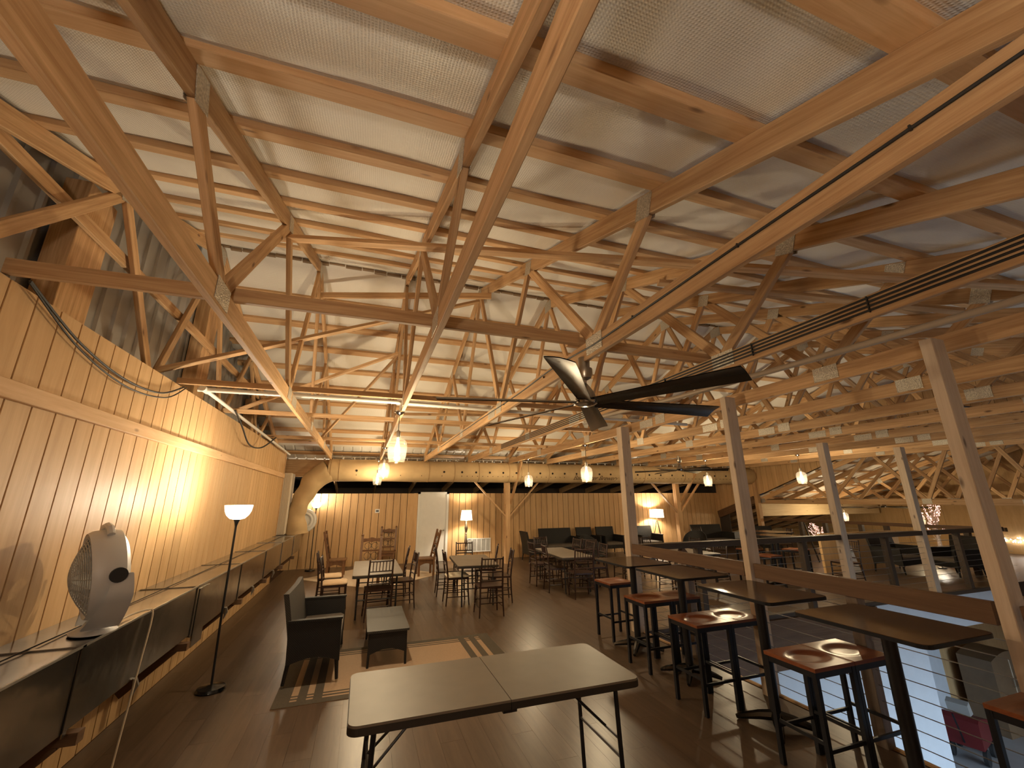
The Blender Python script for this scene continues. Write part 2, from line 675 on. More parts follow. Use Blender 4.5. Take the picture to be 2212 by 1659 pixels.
fb = far_mb.build('floor_boards', 'floor', floor)
fb['kind'] = 'stuff'
# strips that fill the board ends at the deck's cut edges
far_edge = MB().bx(3.64, 14.1, 5.62, 6.9, -0.011, 0.0008)
fe = far_edge.build('edge_boards', 'floor', floor)
fe['kind'] = 'stuff'
# deck edge trims around the opening
tr = board('trim_2', (3.89, -1.2, -0.09), (3.89, 5.6, -0.09), 0.03, 0.2, 'trimpine')
struct(tr, 'pale edge board along the opening')
tr = board('trim_3', (3.9, 5.575, -0.03), (13.4, 5.575, -0.03), 0.09, 0.07, 'railgrey')
struct(tr, 'pale nosing of the far deck edge')
tr = MB().bx(3.9, 8.75, 5.50, 5.545, -0.76, -0.065).build('trim_4', 'rail')
struct(tr, 'brown fascia boards under the far deck edge')

# ---- left wall
wl = MB().bx(-1.93, -1.895, -1.3, 11.42, 0, 2.94).build('wall_left', 'groove')
struct(wl, 'tall golden plywood wall with vertical grooves')
me = MB().box((0, 0, 1.47), (0.018, 0.2032 - 0.013, 2.94)).mesh('plank')
me.materials.append(M['panel'])
y = -1.25
while y < 11.35:
    o = bpy.data.objects.new('plank', me)
    COL.objects.link(o)
    o.parent = wl
    o.location = (-1.859, y, 0)
    y += 0.2032
tr = board('trim_1', (-1.831, -1.3, 2.385), (-1.831, 11.4, 2.385), 0.038, 0.10, 'trimpine')
struct(tr, 'pale pine board running along the left wall')
tr = board('trim_5', (-1.86, 11.44, 0.0), (-1.86, 11.44, 2.98), 0.05, 0.05, 'truss')
struct(tr, 'corner stud at the end of the left wall')

# ---- far wall
WF = 13.48
wf = MB()
wf.bx(-2.35, 1.62, WF + 0.04, WF + 0.07, 0, 2.005)
wf.bx(2.60, 13.43, WF + 0.04, WF + 0.07, 0, 2.005)
wfar = struct(wf.build('wall_far', 'groove'), 'far golden plywood wall with vertical grooves')
me = MB().box((0, 0, 1.0), (0.2032 - 0.014, 0.018, 2.01)).mesh('plank')
me.materials.append(M['panel'])
x = -2.25
while x < 13.4:
    if not (1.55 < x < 2.67):
        o = bpy.data.objects.new('plank', me)
        COL.objects.link(o)
        o.parent = wfar
        o.location = (x, WF + 0.01, 0)
    x += 0.2032
for xx in (1.565, 2.66):
    o = MB().bx(xx - 0.062, xx + 0.062, WF + 0.001, WF + 0.019, 0, 2.01).build('plank', 'panel', wfar)
# door
door = MB().bx(1.69, 2.53, WF + 0.025, WF + 0.06, 0.01, 1.99).build('door_1', 'white')
struct(door, 'plain white door in the far wall')
fr = MB()
fr.bx(1.63, 1.70, WF - 0.012, WF + 0.06, 0, 2.045)
fr.bx(2.52, 2.59, WF - 0.012, WF + 0.06, 0, 2.045)
fr.bx(1.63, 2.59, WF - 0.012, WF + 0.06, 1.985, 2.045)
fr.build('door_frame', 'white', door)
hb = MB()
hb.tube([(2.46, WF + 0.03, 0.90), (2.46, WF - 0.03, 0.90)], [0.026, 0.012], 12)
hb.tube([(2.46, WF - 0.03, 0.90), (2.46, WF - 0.05, 0.90), (2.36, WF - 0.05, 0.90)], 0.010, 8)
hb.build('door_handle', 'nickel', door, True)
# dark room behind the far wall with a lean-to roof
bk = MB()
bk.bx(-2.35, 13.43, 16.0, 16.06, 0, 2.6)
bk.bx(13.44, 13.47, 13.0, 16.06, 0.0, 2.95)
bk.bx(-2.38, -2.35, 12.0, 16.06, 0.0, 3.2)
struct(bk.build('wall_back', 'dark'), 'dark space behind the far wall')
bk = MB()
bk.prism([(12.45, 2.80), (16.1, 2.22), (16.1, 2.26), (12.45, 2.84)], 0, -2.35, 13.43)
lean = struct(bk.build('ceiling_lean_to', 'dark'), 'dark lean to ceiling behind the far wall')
x = -0.85
while x < 13.4:
    board('rafter', (x, 12.45, 2.70), (x, 16.0, 2.12), 0.04, 0.2, 'truss', lean)
    x += 1.2192

# ---- gable siding on the left, ribbed metal
rib = []
y = -1.3
while y < 13.0:
    rib += [(0, y), (0, y + 0.17), (0.022, y + 0.185), (0.022, y + 0.215), (0, y + 0.2286)]
    y += 0.2286
mb = MB()
vs = []
for d, yy in rib:
    zt = zroof(min(max(yy, -0.6), 12.4)) + 0.02
    vs += [(-2.36 + d, yy, 2.2), (-2.36 + d, yy, zt)]
mb.add(vs, [(2 * i, 2 * i + 2, 2 * i + 3, 2 * i + 1) for i in range(len(rib) - 1)])
gw = mb.build('wall_gable', 'siding')
struct(gw, 'ribbed grey metal siding above the left wall')
for yy in (3.72, 6.35, 9.3):
    board('column', (-2.24, yy, 0), (-2.24, yy, zlow(yy) - 0.02), 0.16, 0.36, 'truss', gw, upv=(0, 1, 0))
for zz in (3.82,):
    board('girt', (-2.13, 0.3 + (zz - 3) * 1.6, zz), (-2.13, 9.2, zz), 0.038, 0.1, 'truss', gw)
# floor below the wall strip between siding and panel
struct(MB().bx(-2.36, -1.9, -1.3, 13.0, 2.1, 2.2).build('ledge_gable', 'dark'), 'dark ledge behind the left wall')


# ---- insulated roof
def roof_mesh(x0, x1, y0, y1, nx, ny, dz=0.0, dy=0.0, sag=0.018):
    rnd = random.Random(5)
    ph = [rnd.uniform(0, 6.28) for _ in range(8)]

    def f(u, v):
        xx = x0 + (x1 - x0) * u
        yy = y0 + (y1 - y0) * v
        s_ = abs(yy - RY) / 0.585
        t = (s_ - math.floor(s_))
        sg = sag * (math.sin(math.pi * t) ** 2) * (0.7 + 0.5 * math.sin(xx * 1.7 + ph[int(s_) % 8]) + 0.25 * math.sin(xx * 4.1 + ph[(int(s_) + 3) % 8]))
        return (xx, yy + dy, zroof(yy) - sg + dz)
    return f


c = MB()
c.grid(roof_mesh(-2.4, 13.43, -1.4, RY, 64, 75), 64, 75)
c.grid(roof_mesh(-2.4, 13.43, RY, 11.55, 64, 60), 64, 60)
ceil_ = struct(c.build('ceiling', 'insul', None, True), 'cream woven insulation sheeting under the roof')
k = 0
yk = -0.04
ys = []
while yk < RY - 0.1:
    ys.append(yk)
    yk += 0.585
for yk in ys:
    for side in (0, 1):
        yy = yk if side == 0 else 2 * RY - yk
        if yy > 12.0:
            continue
        ang = math.atan(SL) * (1 if side == 0 else -1)
        zc = zlow(yy - 0.062 * (1 if side == 0 else -1)) + 0.149 + 0.023
        yc = yy - 0.062 if side == 0 else yy + 0.062
        board('purlin', (-2.38, yc, zc), (13.42, yc, zc), 0.125, 0.046, 'purlin', ceil_, upv=(0, -math.sin(ang), math.cos(ang)))
# ridge closure: a dark ragged strip
mb = MB()
rnd = random.Random(3)
x = -2.3
while x < 13.3:
    w_ = rnd.uniform(0.10, 0.24)
    mb.box((x + w_ / 2, RY + rnd.uniform(-0.02, 0.02), zroof(RY) - 0.012 - rnd.uniform(0, 0.03)), (w_ * 0.94, 0.03 + rnd.uniform(0, 0.03), 0.035))
    x += w_
mb.build('ridge_closure', 'brownbox', ceil_)['kind'] = 'stuff'
# bare metal roof at the far eave
mb = MB()
rib = []
x = -2.4
while x < 13.4:
    rib += [(x, 0), (x + 0.17, 0), (x + 0.19, 0.022), (x + 0.21, 0.022), (x + 0.2286, 0)]
    x += 0.2286
vs = []
for xx, d in rib:
    for yy in (11.3, 13.0):
        vs.append((xx, yy, zroof(yy) + 0.03 + d))
mb.add(vs, [(2 * i, 2 * i + 2, 2 * i + 3, 2 * i + 1) for i in range(len(rib) - 1)])
struct(mb.build('ceiling_eave', 'roofmetal'), 'bare ribbed roof sheet at the far eave')
# truss carrier header on the far columns
hd = board('trim_6', (-2.3, 12.36, 2.64), (13.4, 12.36, 2.64), 0.06, 0.44, 'truss')
struct(hd, 'wide header board under the far truss ends')


# ---- trusses
def plate(parent, y, z, sx, w, h, rot=0.0):
    mb = MB().box((0, 0, 0), (0.003, w, h))
    key = ('plate', w, h)
    if key not in BOARDS:
        BOARDS[key] = mb.mesh('nail_plate')
        BOARDS[key].materials.append(M['plate'])
    o = bpy.data.objects.new('nail_plate', BOARDS[key])
    COL.objects.link(o)
    o.parent = parent
    o.matrix_local = Matrix.Translation((sx, y, z)) @ Matrix.Rotation(rot, 4, 'X')
    return o


def make_truss():
    t = thing('roof_truss', '', 'truss', (0, 0, 0))
    T = 0.04
    hc = 0.070
    board('bottom_chord', (0, -0.35, ZB + 0.07), (0, 5.15, ZB + 0.07), T, 0.14, 'truss', t)
    board('bottom_chord', (0, 5.155, ZB + 0.07), (0, 12.15, ZB + 0.07), T, 0.14, 'truss', t)
    n = Vector((0, -SL, 1)).normalized()
    n2 = Vector((0, SL, 1)).normalized()
    board('top_chord', Vector((0, -0.9, zlow(-0.9))) + n * hc, Vector((0, RY - 0.005, zlow(RY))) + n * hc + Vector((0, 0.045, 0.016)), T, 0.14, 'truss', t, upv=(0, -SL, 1))
    board('top_chord', Vector((0, 12.7, zlow(12.7))) + n2 * hc, Vector((0, RY + 0.005, zlow(RY))) + n2 * hc + Vector((0, -0.045, 0.016)), T, 0.14, 'truss', t, upv=(0, SL, 1))
    zt = ZB + 0.14
    pairs = [((1.80, None), (2.47, zt)), ((2.53, zt), (3.72, None)), ((3.80, None), (4.80, zt)), ((4.87, zt), (RY - 0.03, None))]
    for (a, b) in pairs:
        for mir in (0, 1):
            ya, yb = (a[0], b[0]) if not mir else (2 * RY - a[0], 2 * RY - b[0])
            za = a[1] if a[1] else zlow(ya) + 0.02
            zb_ = b[1] if b[1] else zlow(yb) + 0.02
            board('web', (0, ya, za), (0, yb, zb_), T, 0.089, 'truss', t, upv=(0, 1, 0.3))
    for sx in (-T / 2 - 0.002, T / 2 + 0.002):
        for (yy, zz, w, h, r) in ((2.49, zt - 0.05, 0.22, 0.13, 0), (4.83, zt - 0.05, 0.20, 0.13, 0), (5.15, ZB + 0.07, 0.30, 0.11, 0),
                                  (1.80, zlow(1.80) + 0.06, 0.14, 0.15, 0.34), (3.76, zlow(3.76) + 0.06, 0.16, 0.14, 0.34), (RY, RZ + 0.03, 0.24, 0.18, 0),
                                  (2 * RY - 2.49, zt - 0.05, 0.22, 0.13, 0), (2 * RY - 4.83, zt - 0.05, 0.20, 0.13, 0), (2 * RY - 3.76, zlow(3.76) + 0.06, 0.16, 0.14, -0.34),
                                  (2 * RY - 1.80, zlow(1.80) + 0.06, 0.14, 0.15, -0.34), (0.05, ZB + 0.1, 0.3, 0.14, 0.1), (11.75, ZB + 0.1, 0.3, 0.14, -0.1)):
            plate(t, yy, zz, sx, w, h, r)
    return t


TX = [-2.07, -0.85, 0.37, 1.54, 2.76, 3.98, 5.20, 6.42, 7.64, 8.86, 10.08, 11.30, 12.52]
proto = index_kids(make_truss())
proto['group'] = 'main roof trusses'
proto.location.x = TX[0]
PM[proto.name] = Matrix.Translation((TX[0], 0, 0))
proto['label'] = 'pine roof truss standing against the ribbed metal siding'
TL = ['pine roof truss nearest the left plywood wall, past the siding', 'pine roof truss whose chord carries the hanging jar lamp row by the left', 'pine roof truss that carries the near ceiling fan',
      'pine roof truss with several black wires along its lower chord', 'pine roof truss resting on the near railing posts']
for i, x in enumerate(TX[1:]):
    if i < 5:
        lab = TL[i]
    else:
        lab = '%s pine roof truss beyond the near railing posts' % ORD[i - 5]
    dup(proto, (x, 0, 0), 0, lab)
# wing trusses (lower roof beyond the gable)
WDZ, WDY = -1.22, -0.18
for i in range(6):
    dup(proto, (13.56 + 1.2192 * i, WDY, WDZ), 0, '%s low roof truss of the far wing behind the back railing' % ORD[i], 'trusses of the far wing')

# ---- lateral braces lying on the bottom chords
zb_ = ZB + 0.14


def brace(p0, p1, label, w=0.089, h=0.038, mat='truss', upv=(0, 0, 1), cat='brace', group='braces between the trusses'):
    o = board('brace_board', p0, p1, w, h, mat, upv=upv)
    return tag(o, label, cat, group)


brace((-1.88, 2.70, zb_ + 0.045), (1.50, 2.68, zb_ + 0.045), 'long flat brace from the left wall top to the fan truss', 0.038, 0.089)
brace((1.42, 2.735, zb_ + 0.045), (2.95, 2.735, zb_ + 0.045), 'short brace overlapping beside the near ceiling fan', 0.038, 0.089)
brace((-1.88, 4.93, zb_ + 0.03), (3.9, 4.93, zb_ + 0.03), 'second brace from the left wall, passing over the nearest jar lamp', 0.038, 0.06)
brace((-1.88, 6.45, zb_ + 0.03), (3.9, 6.45, zb_ + 0.03), 'third thin brace from the left wall, behind the white pipe', 0.038, 0.06)
brace((-1.88, 8.9, zb_ + 0.03), (12.5, 8.9, zb_ + 0.03), 'far brace crossing all the chords near the tan duct', 0.038, 0.06)
brace((-2.05, 4.86, 3.06), (1.48, 5.80, 4.84), 'slanting brace rising from the left wall top to the ridge', 0.038, 0.089, upv=(0, 1, 0))
brace((-1.0, 3.92, 4.20), (5.3, 0.95, 3.16), 'long diagonal brace under the roof chords, above the near fan', 0.089, 0.038)
brace((1.55, 5.3, 4.70), (-0.9, 6.2, 4.75), 'short brace crossing under the ridge', 0.038, 0.089)
brace((2.70, 3.1, 3.95), (5.3, 2.0, 3.52), 'brace under the chords right of the near fan', 0.089, 0.038)
brace((0.37, 7.1, 3.2), (5.2, 8.9, 3.8), 'diagonal brace in the far roof slope, middle bays', 0.038, 0.089, upv=(0, 1, 0))
brace((-0.85, 9.0, 3.05), (0.40, 7.2, 4.3), 'diagonal brace in the far roof slope near the left wall', 0.038, 0.089, upv=(0, 1, 0))
brace((-1.85, 6.75, 3.03), (0.36, 6.55, 4.1), 'slanting brace from the left wall to the far roof slope', 0.038, 0.089, upv=(0, 1, 0))
brace((3.98, 4.9, 3.0), (6.42, 4.9, 4.5), 'slanting brace between the first trusses beyond the near railing', 0.038, 0.089, upv=(0, 1, 0))
brace((5.2, 7.0, 3.0), (7.64, 7.0, 4.5), 'slanting brace over the middle of the far deck', 0.038, 0.089, upv=(0, 1, 0))
brace((7.64, 5.0, 4.5), (10.08, 5.0, 3.0), 'slanting brace over the tall post of the far railing', 0.038, 0.089, upv=(0, 1, 0))

# ---- far columns with knee braces
for i, (cx, lab) in enumerate(((4.16, 'square pine column with knee braces by the shaded lamp'), (10.50, 'square pine column with knee braces by the tripod lamp'))):
    t = thing('column', lab, 'column', (cx, 12.36, 0), group='far columns')
    board('post', (0, 0, 0), (0, 0, 2.42), 0.15, 0.17, 'truss', t, local=True)
    for s in (-1, 1):
        board('knee_brace', (s * 0.07, -0.03, 1.33), (s * 1.12, -0.03, 2.42), 0.04, 0.089, 'truss', t, local=True, upv=(0, 1, 0))
    board('knee_brace', (0.1, -0.07, 1.70), (0.02, -1.25, 2.86), 0.04, 0.12, 'truss', t, local=True, upv=(0, 1, 1))

# ---- gable wall above the wing roof (right end of the hall) and things at that end
GX = 13.43


def zwing(y):
    return zroof(y - WDY) + WDZ if y < 11.45 else 1.93 - (y - 11.45) * 0.37


wr = MB()
yy = 4.0
prevp = None
vs = []
ysq = [4.0 + 0.25 * i for i in range(39)]
for q in ysq:
    q = min(q, WF)
    vs += [(GX + 0.03, q, zwing(q) + 0.01), (GX + 0.03, q, max(zroof(min(q, 12.9)), zwing(q) + 0.05))]
wr.add(vs, [(2 * i, 2 * i + 2, 2 * i + 3, 2 * i + 1) for i in range(len(ysq) - 1)])
wright = struct(wr.build('wall_right', 'groove'), 'plywood gable wall above the lower roof of the wing')
q = 4.0
while q < WF - 0.05:
    q1 = min(q + 0.195, WF)
    pb = MB().prism([(q, zwing(q) + 0.02), (q1, zwing(q1) + 0.02), (q1, zroof(min(q1, 12.9)) - 0.01), (q, zroof(min(q, 12.9)) - 0.01)], 0, GX + 0.0, GX + 0.02)
    pb.build('plank', 'panel', wright)
    q += 0.2032
tr = board('trim_7', (13.40, 13.46, 1.18), (13.40, 11.72, 1.74), 0.08, 0.26, 'rail', upv=(0, 0.3, 1))
struct(tr, 'brown sloping beam at the right end of the far wall')
tr = board('trim_8', (13.40, 13.46, 1.05), (13.40, 5.7, 1.05), 0.08, 0.06, 'rail')
bpy.data.objects.remove(tr, do_unlink=True)
t = tag(board('corner_column', (13.42, 11.62, 0), (13.42, 11.62, 2.8), 0.14, 0.14, 'truss'), 'pine column where the far wall area opens into the wing', 'column', 'far columns')
# pine header of the wing
pb = MB().bx(13.52, 20.0, 11.68, 11.74, 1.17, 1.62).build('trim_8', 'palepine')
struct(pb, 'pale pine header of the far wing')
# wing shell
c = MB()
c.grid(roof_mesh(13.46, 20.2, -1.0, RY, 20, 36, WDZ, WDY), 20, 36)
c.grid(roof_mesh(13.46, 20.2, RY, 12.0, 20, 36, WDZ, WDY), 20, 36)
cw = struct(c.build('ceiling_wing', 'insul', None, True), 'pale insulated roof of the far wing')
for yk in ys:
    yy = 2 * RY - yk
    if yy > 12:
        continue
    zc = zlow(yy + 0.045) + 0.149 + 0.019
    board('purlin', (13.48, yy + 0.045 + WDY, zc + WDZ), (20.2, yy + 0.045 + WDY, zc + WDZ), 0.089, 0.038, 'purlin', cw, upv=(0, SL, 1))
we = struct(MB().bx(20.26, 20.3, -1.3, 16.0, -3.2, 4.0).build('wall_wing', 'groove'), 'plywood end wall of the far wing')
y = -1.2
while y < 15.9:
    o = MB().bx(20.24, 20.262, y, y + 1.212, -3.2, 3.9).build('plywood_sheet', 'osb', we)
    y += 1.2192
mb = MB()
mb.prism([(11.75, 1.62), (16.0, 0.35), (16.0, 0.40), (11.75, 1.67)], 0, 13.48, 20.2)
lw = struct(mb.build('ceiling_wing_lean_to', 'brownbox'), 'brown sloping lean to ceiling behind the pine header')
for i in range(6):
    board('rafter', (14.2 + 1.1 * i, 11.75, 1.56), (14.2 + 1.1 * i, 15.9, 0.32), 0.04, 0.12, 'truss', lw)
struct(MB().bx(13.48, 20.2, 15.9, 15.95, -0.3, 0.5).build('wall_wing_far', 'palepine'), 'pale low wall at the end of the wing')
w_ = MB().bx(15.2, 17.6, 15.86, 15.9, -0.2, 0.28).build('window_1', 'paper')
struct(w_, 'bright low window in the wing')
struct(MB().bx(14.1, 20.2, 5.62, 16.0, -0.28, -0.01).build('floor_wing', 'floor'), 'dark floor of the far wing')

# ---- wall behind the camera, lower level
wn = MB()
wn.bx(-2.35, 20.3, -1.36, -1.3, -0.28, 3.2)
wn.bx(3.5, 5.0, -1.36, -1.3, -3.2, -0.28)  # gap beside this piece is an assumed opening, left for the added cool light
wn.bx(13.0, 20.3, -1.36, -1.3, -3.2, -0.28)
struct(wn.build('wall_near', 'osb'), 'plywood wall behind the camera')
struct(MB().bx(3.5, 20.3, -1.4, 8.5, -3.26, -3.2).build('floor_lower', 'concrete'), 'grey concrete floor of the lower level')
struct(MB().bx(3.7, 3.76, -1.36, 5.6, -3.2, -0.28).build('wall_lower_left', 'lowwall'), 'white wall under the mezzanine')
lw = MB()
lw.bx(3.76, 9.9, 5.55, 5.61, -3.2, -0.07)
lw.bx(9.9, 13.4, 5.55, 5.61, -0.62, -0.07)
lw.bx(9.84, 9.9, 5.61, 7.2, -3.2, -0.28)
struct(lw.build('wall_lower_far', 'lowwall'), 'white wall below the far deck')
struct(MB().bx(9.84, 13.3, 7.2, 7.26, -3.2, -0.28).build('wall_lower_recess', 'lowwall'), 'white recess wall below the far deck')
struct(MB().bx(13.3, 20.2, 7.2, 7.26, -3.2, -0.28).build('wall_lower_right', 'osb'), 'tan wall of the lower level')

# ================================================================== THINGS
# ---- long sheet metal air duct along the left wall
t = thing('air_duct', 'long square galvanised air duct running along the left wall', 'duct', (-1.62, 5.0, 0))
D0, D1 = -1.25, 12.35


def wbuild(mb, name, mat, parent, smooth=False):
    """mesh given in world coordinates, parented to a thing"""
    inv = PM[parent.name].inverted()
    mb.v = [tuple(inv @ Vector(v)) for v in mb.v]
    return mb.build(name, mat, parent, smooth)


secs = [-1.25, 0.25, 1.75, 3.25, 5.02, 6.6, 8.1, 9.6, 11.1, 12.35]
for a, b in zip(secs[:-1], secs[1:]):
    low = 0.62 if b != 6.6 else 0.60
    mb = MB()
    # sheet box whose top is cross broken
    y0_, y1_ = a + 0.003, b - 0.003
    mb.add([(-1.845, y0_, low), (-1.40, y0_, low), (-1.40, y1_, low), (-1.845, y1_, low), (-1.845, y0_, 1.026), (-1.40, y0_, 1.026), (-1.40, y1_, 1.026), (-1.845, y1_, 1.026), (-1.62, (a + b) / 2, 1.032)],
           [(3, 2, 1, 0), (0, 1, 5, 4), (1, 2, 6, 5), (2, 3, 7, 6), (3, 0, 4, 7), (4, 5, 8), (5, 6, 8), (6, 7, 8), (7, 4, 8)])
    wbuild(mb, 'duct_section', 'ductface', t)
for s_ in secs[1:-1]:
    mb = MB()
    mb.bx(-1.398, -1.392, s_ - 0.016, s_ + 0.016, 0.60, 1.034)
    mb.bx(-1.845, -1.392, s_ - 0.016, s_ + 0.016, 1.027, 1.034)
    wbuild(mb, 'seam_cleat', 'ductface', t)
mb = MB().bx(-1.40, -1.388, 5.06, 5.34, 0.50, 1.0)
wbuild(mb, 'damper_cover', 'ductface', t)
mb = MB().bx(-1.402, -1.392, -1.25, 12.3, 1.024, 1.036)
wbuild(mb, 'top_edge', 'galv', t)
mb = MB().bx(-1.645, -1.638, -1.2, 12.2, 1.034, 1.039)
wbuild(mb, 'top_seam', 'hole', t)
for yy in (1.9, 3.35, 4.9, 6.7, 8.2, 9.7, 11.2):
    board('bracket', (-1.835, yy, 0.56), (-1.36, yy, 0.56), 0.07, 0.06, 'rail', t)
    board('bracket_strut', (-1.80, yy, 0.24), (-1.46, yy, 0.54), 0.06, 0.04, 'rail', t, upv=(0, 1, 0))
for yy in (4.0, 6.1, 7.4, 8.9):
    mb = MB()
    mb.tube([(-1.39, yy, 0.62), (-1.385, yy + 0.02, 0.57), (-1.40, yy + 0.01, 0.50)], [0.012, 0.02, 0.006], 6)
    wbuild(mb, 'tape_tail', 'galv', t)

# ---- fabric duct
FY, FZ, FR = 11.75, 2.565, 0.282
t = thing('fabric_duct', 'long tan fabric air duct with printed name below the far trusses', 'duct', (0, FY, FZ))


def ring_tube(path, rads, n=28):
    mb = MB()
    mb.tube(path, rads, n, cap=False)
    return mb


path, rads = [], []
x = -0.88
while x < 13.35:
    path.append((x, 0, 0.004 * math.sin(x * 3.1)))
    rads.append(FR * (1 + 0.006 * math.sin(x * 5.3)))
    x += 0.12
path += [(13.36, 0, 0), (13.40, 0, 0)]
rads += [FR * 0.985, FR * 0.9]
mb = MB().tube(path, rads, 30)
mb.build('sleeve', 'fabric', t, True)
# elbow dropping to the metal duct
pe, re_ = [], []
P = [Vector((-0.86, 0, 0)), Vector((-1.20, 0.02, -0.28)), Vector((-1.43, 0.05, -0.74)), Vector((-1.50, 0.08, -1.12)), Vector((-1.46, 0.10, -1.53))]
rr = [0.283, 0.255, 0.205, 0.205, 0.27]
N = 28
for i in range(N + 1):
    u = i / N * (len(P) - 1)
    k = min(int(u), len(P) - 2)
    w = u - k
    p0 = P[max(k - 1, 0)]
    p1, p2 = P[k], P[k + 1]
    p3 = P[min(k + 2, len(P) - 1)]
    q = 0.5 * ((2 * p1) + (p2 - p0) * w + (2 * p0 - 5 * p1 + 4 * p2 - p3) * w * w + (3 * p1 - p0 - 3 * p2 + p3) * w ** 3)
    pe.append(q)
    re_.append((rr[k] * (1 - w) + rr[k + 1] * w) * (1 + 0.03 * math.sin(i * 1.1)))
mb = MB().tube(pe, re_, 26)
# pull in some creases
rnd = random.Random(8)
vv = []
for v in mb.v:
    p = Vector(v)
    s = 0.026 * math.sin(p.x * 7 + p.z * 6) * math.sin(p.z * 7 + p.y * 5) + 0.012 * math.sin(p.z * 13 - p.x * 9 + p.y * 8)
    vv.append((p.x + s, p.y - s, p.z))
mb.v = vv
mb.build('elbow', 'fabric', t, True)
for xx in (-0.82, -0.62, 0.35, 1.65, 2.35, 3.05, 3.95, 4.32, 5.2, 7.95, 8.6, 10.2, 11.2, 11.5):
    mb = MB()
    ring = [(xx, (FR + 0.003) * math.cos(a * math.pi / 16), (FR + 0.003) * math.sin(a * math.pi / 16)) for a in range(33)]
    mb.tube(ring, 0.008, 5, cap=False)
    mb.build('seam', 'fabricdark', t, True)
hx = [-0.2, 2.05, 2.55, 2.95, 3.35, 3.75, 4.15, 4.9, 5.3, 5.7, 6.1, 6.5, 6.9, 7.3, 7.7, 8.3, 8.75, 9.2, 9.65, 10.1, 10.55, 11.0, 11.45, 11.95, 12.35, 12.75]
for xx in hx:
    a = math.radians(185)
    c = Vector((xx, FR * 1.0 * math.cos(a), FR * math.sin(a)))
    n = Vector((0, math.cos(a), math.sin(a)))
    mb = MB().tube([c - n * 0.004, c + n * 0.009], 0.028, 12)
    mb.build('air_hole', 'hole', t)
mb = MB()
x = -0.2
while x < 12.9:
    if not (5.85 < x < 7.65):
        a = math.radians(207)
        c = Vector((x, FR * math.cos(a), FR * math.sin(a)))
        n = Vector((0, math.cos(a), math.sin(a)))
        mb.tube([c - n * 0.004, c + n * 0.008], 0.011, 6)
    x += 0.15 if x > 2 else 0.55
mb.build('pin_holes', 'hole', t)['kind'] = 'stuff'
mb = MB()
x = -0.55
while x < 13.2:
    mb.tube([(x, -0.02, FR - 0.01), (x, -0.02, FR + 0.05)], 0.014, 6)
    x += 0.27
mb.tube([(-0.9, -0.02, FR + 0.055), (13.3, -0.02, FR + 0.055)], 0.005, 5)
mb.build('hangers', 'pvc', t)['kind'] = 'stuff'
# printed name, laid on the curved sleeve
fc = bpy.data.curves.new('lettering', 'FONT')
fc.body = 'Backwater Brewery'
fc.size = 0.21
fc.shear = 0.35
fc.space_character = 0.93
fo = bpy.data.objects.new('lettering_curve', fc)
COL.objects.link(fo)
dg = bpy.context.evaluated_depsgraph_get()
tm = bpy.data.meshes.new_from_object(fo.evaluated_get(dg))
bpy.data.objects.remove(fo, do_unlink=True)
bm = bmesh.new()
bm.from_mesh(tm)
for _ in range(2):
    bmesh.ops.subdivide_edges(bm, edges=[e for e in bm.edges if e.calc_length() > 0.03], cuts=1)
xs = [v.co.x for v in bm.verts]
wid = max(xs) - min(xs)
for v in bm.verts:
    xx = 6.02 + (v.co.x - min(xs)) / wid * 1.58
    arc = v.co.y - 0.06
    a = math.radians(211) - arc / FR
    v.co = Vector((xx, (FR + 0.004) * math.cos(a), (FR + 0.004) * math.sin(a)))
bm.to_mesh(tm)
bm.free()
obj('lettering', tm, 'print', t)

# white quilted plenum at the wall end, round white collar
t = thing('supply_plenum', 'white ribbed plenum box standing on the duct behind the tan elbow', 'duct', (-1.74, 11.68, 1.04))
MB().bx(-0.10, 0.06, -0.20, 0.34, 0, 1.42).build('body', 'quilt', t)
for i in range(18):
    y = -0.19 + i * 0.029
    MB().tube([(0.063, y, 0.02), (0.063, y, 1.40)], 0.010, 5).build('rib', 'quilt', t, True)
for i in range(6):
    x = -0.09 + i * 0.029
    MB().tube([(x, -0.203, 0.02), (x, -0.203, 1.40)], 0.010, 5).build('rib', 'quilt', t, True)
t = thing('duct_collar', 'white round duct collar behind the tan elbow', 'collar', (-1.41, 12.65, 1.30))
ring = [(0.26 * math.cos(a * math.pi / 16), 0, 0.26 * math.sin(a * math.pi / 16)) for a in range(33)]
MB().tube(ring, 0.05, 8, cap=False).build('ring', 'white', t, True)
ring = [(0.19 * math.cos(a * math.pi / 16), -0.02, 0.19 * math.sin(a * math.pi / 16)) for a in range(33)]
MB().tube(ring, 0.035, 8, cap=False).build('inner_ring', 'white', t, True)
MB().tube([(0, 0.0, 0), (0, 0.5, 0)], 0.20, 24).build('sleeve', 'white', t, True)

# ---- wall fittings
t = thing('return_grille', 'white return air grille low on the far wall by the shaded lamp', 'vent', (3.59, WF - 0.01, 0.24))
MB().bx(-0.38, 0.38, 0.0, 0.012, 0, 0.38).build('backing', 'greyplastic', t)
for xx in (-0.37, -0.22, -0.07, 0.08, 0.23, 0.37):
    MB().bx(xx - 0.010, xx + 0.010, -0.016, 0.0, 0, 0.38).build('mullion', 'white', t)
fr = MB()
fr.bx(-0.39, 0.39, -0.018, 0.0, 0.365, 0.39)
fr.bx(-0.39, 0.39, -0.018, 0.0, -0.01, 0.015)
fr.build('frame', 'white', t)
mb = MB()
for i in range(24):
    z = 0.022 + i * 0.0145
    mb.box((0, -0.006, z), (0.74, 0.008, 0.004))
mb.build('louvres', 'white', t)['kind'] = 'stuff'
t = thing('thermostat', 'small white thermostat on the far wall left of the door', 'thermostat', (0.45, WF - 0.012, 1.50))
MB().bx(-0.065, 0.065, 0, 0.012, -0.055, 0.055).build('case', 'white', t)
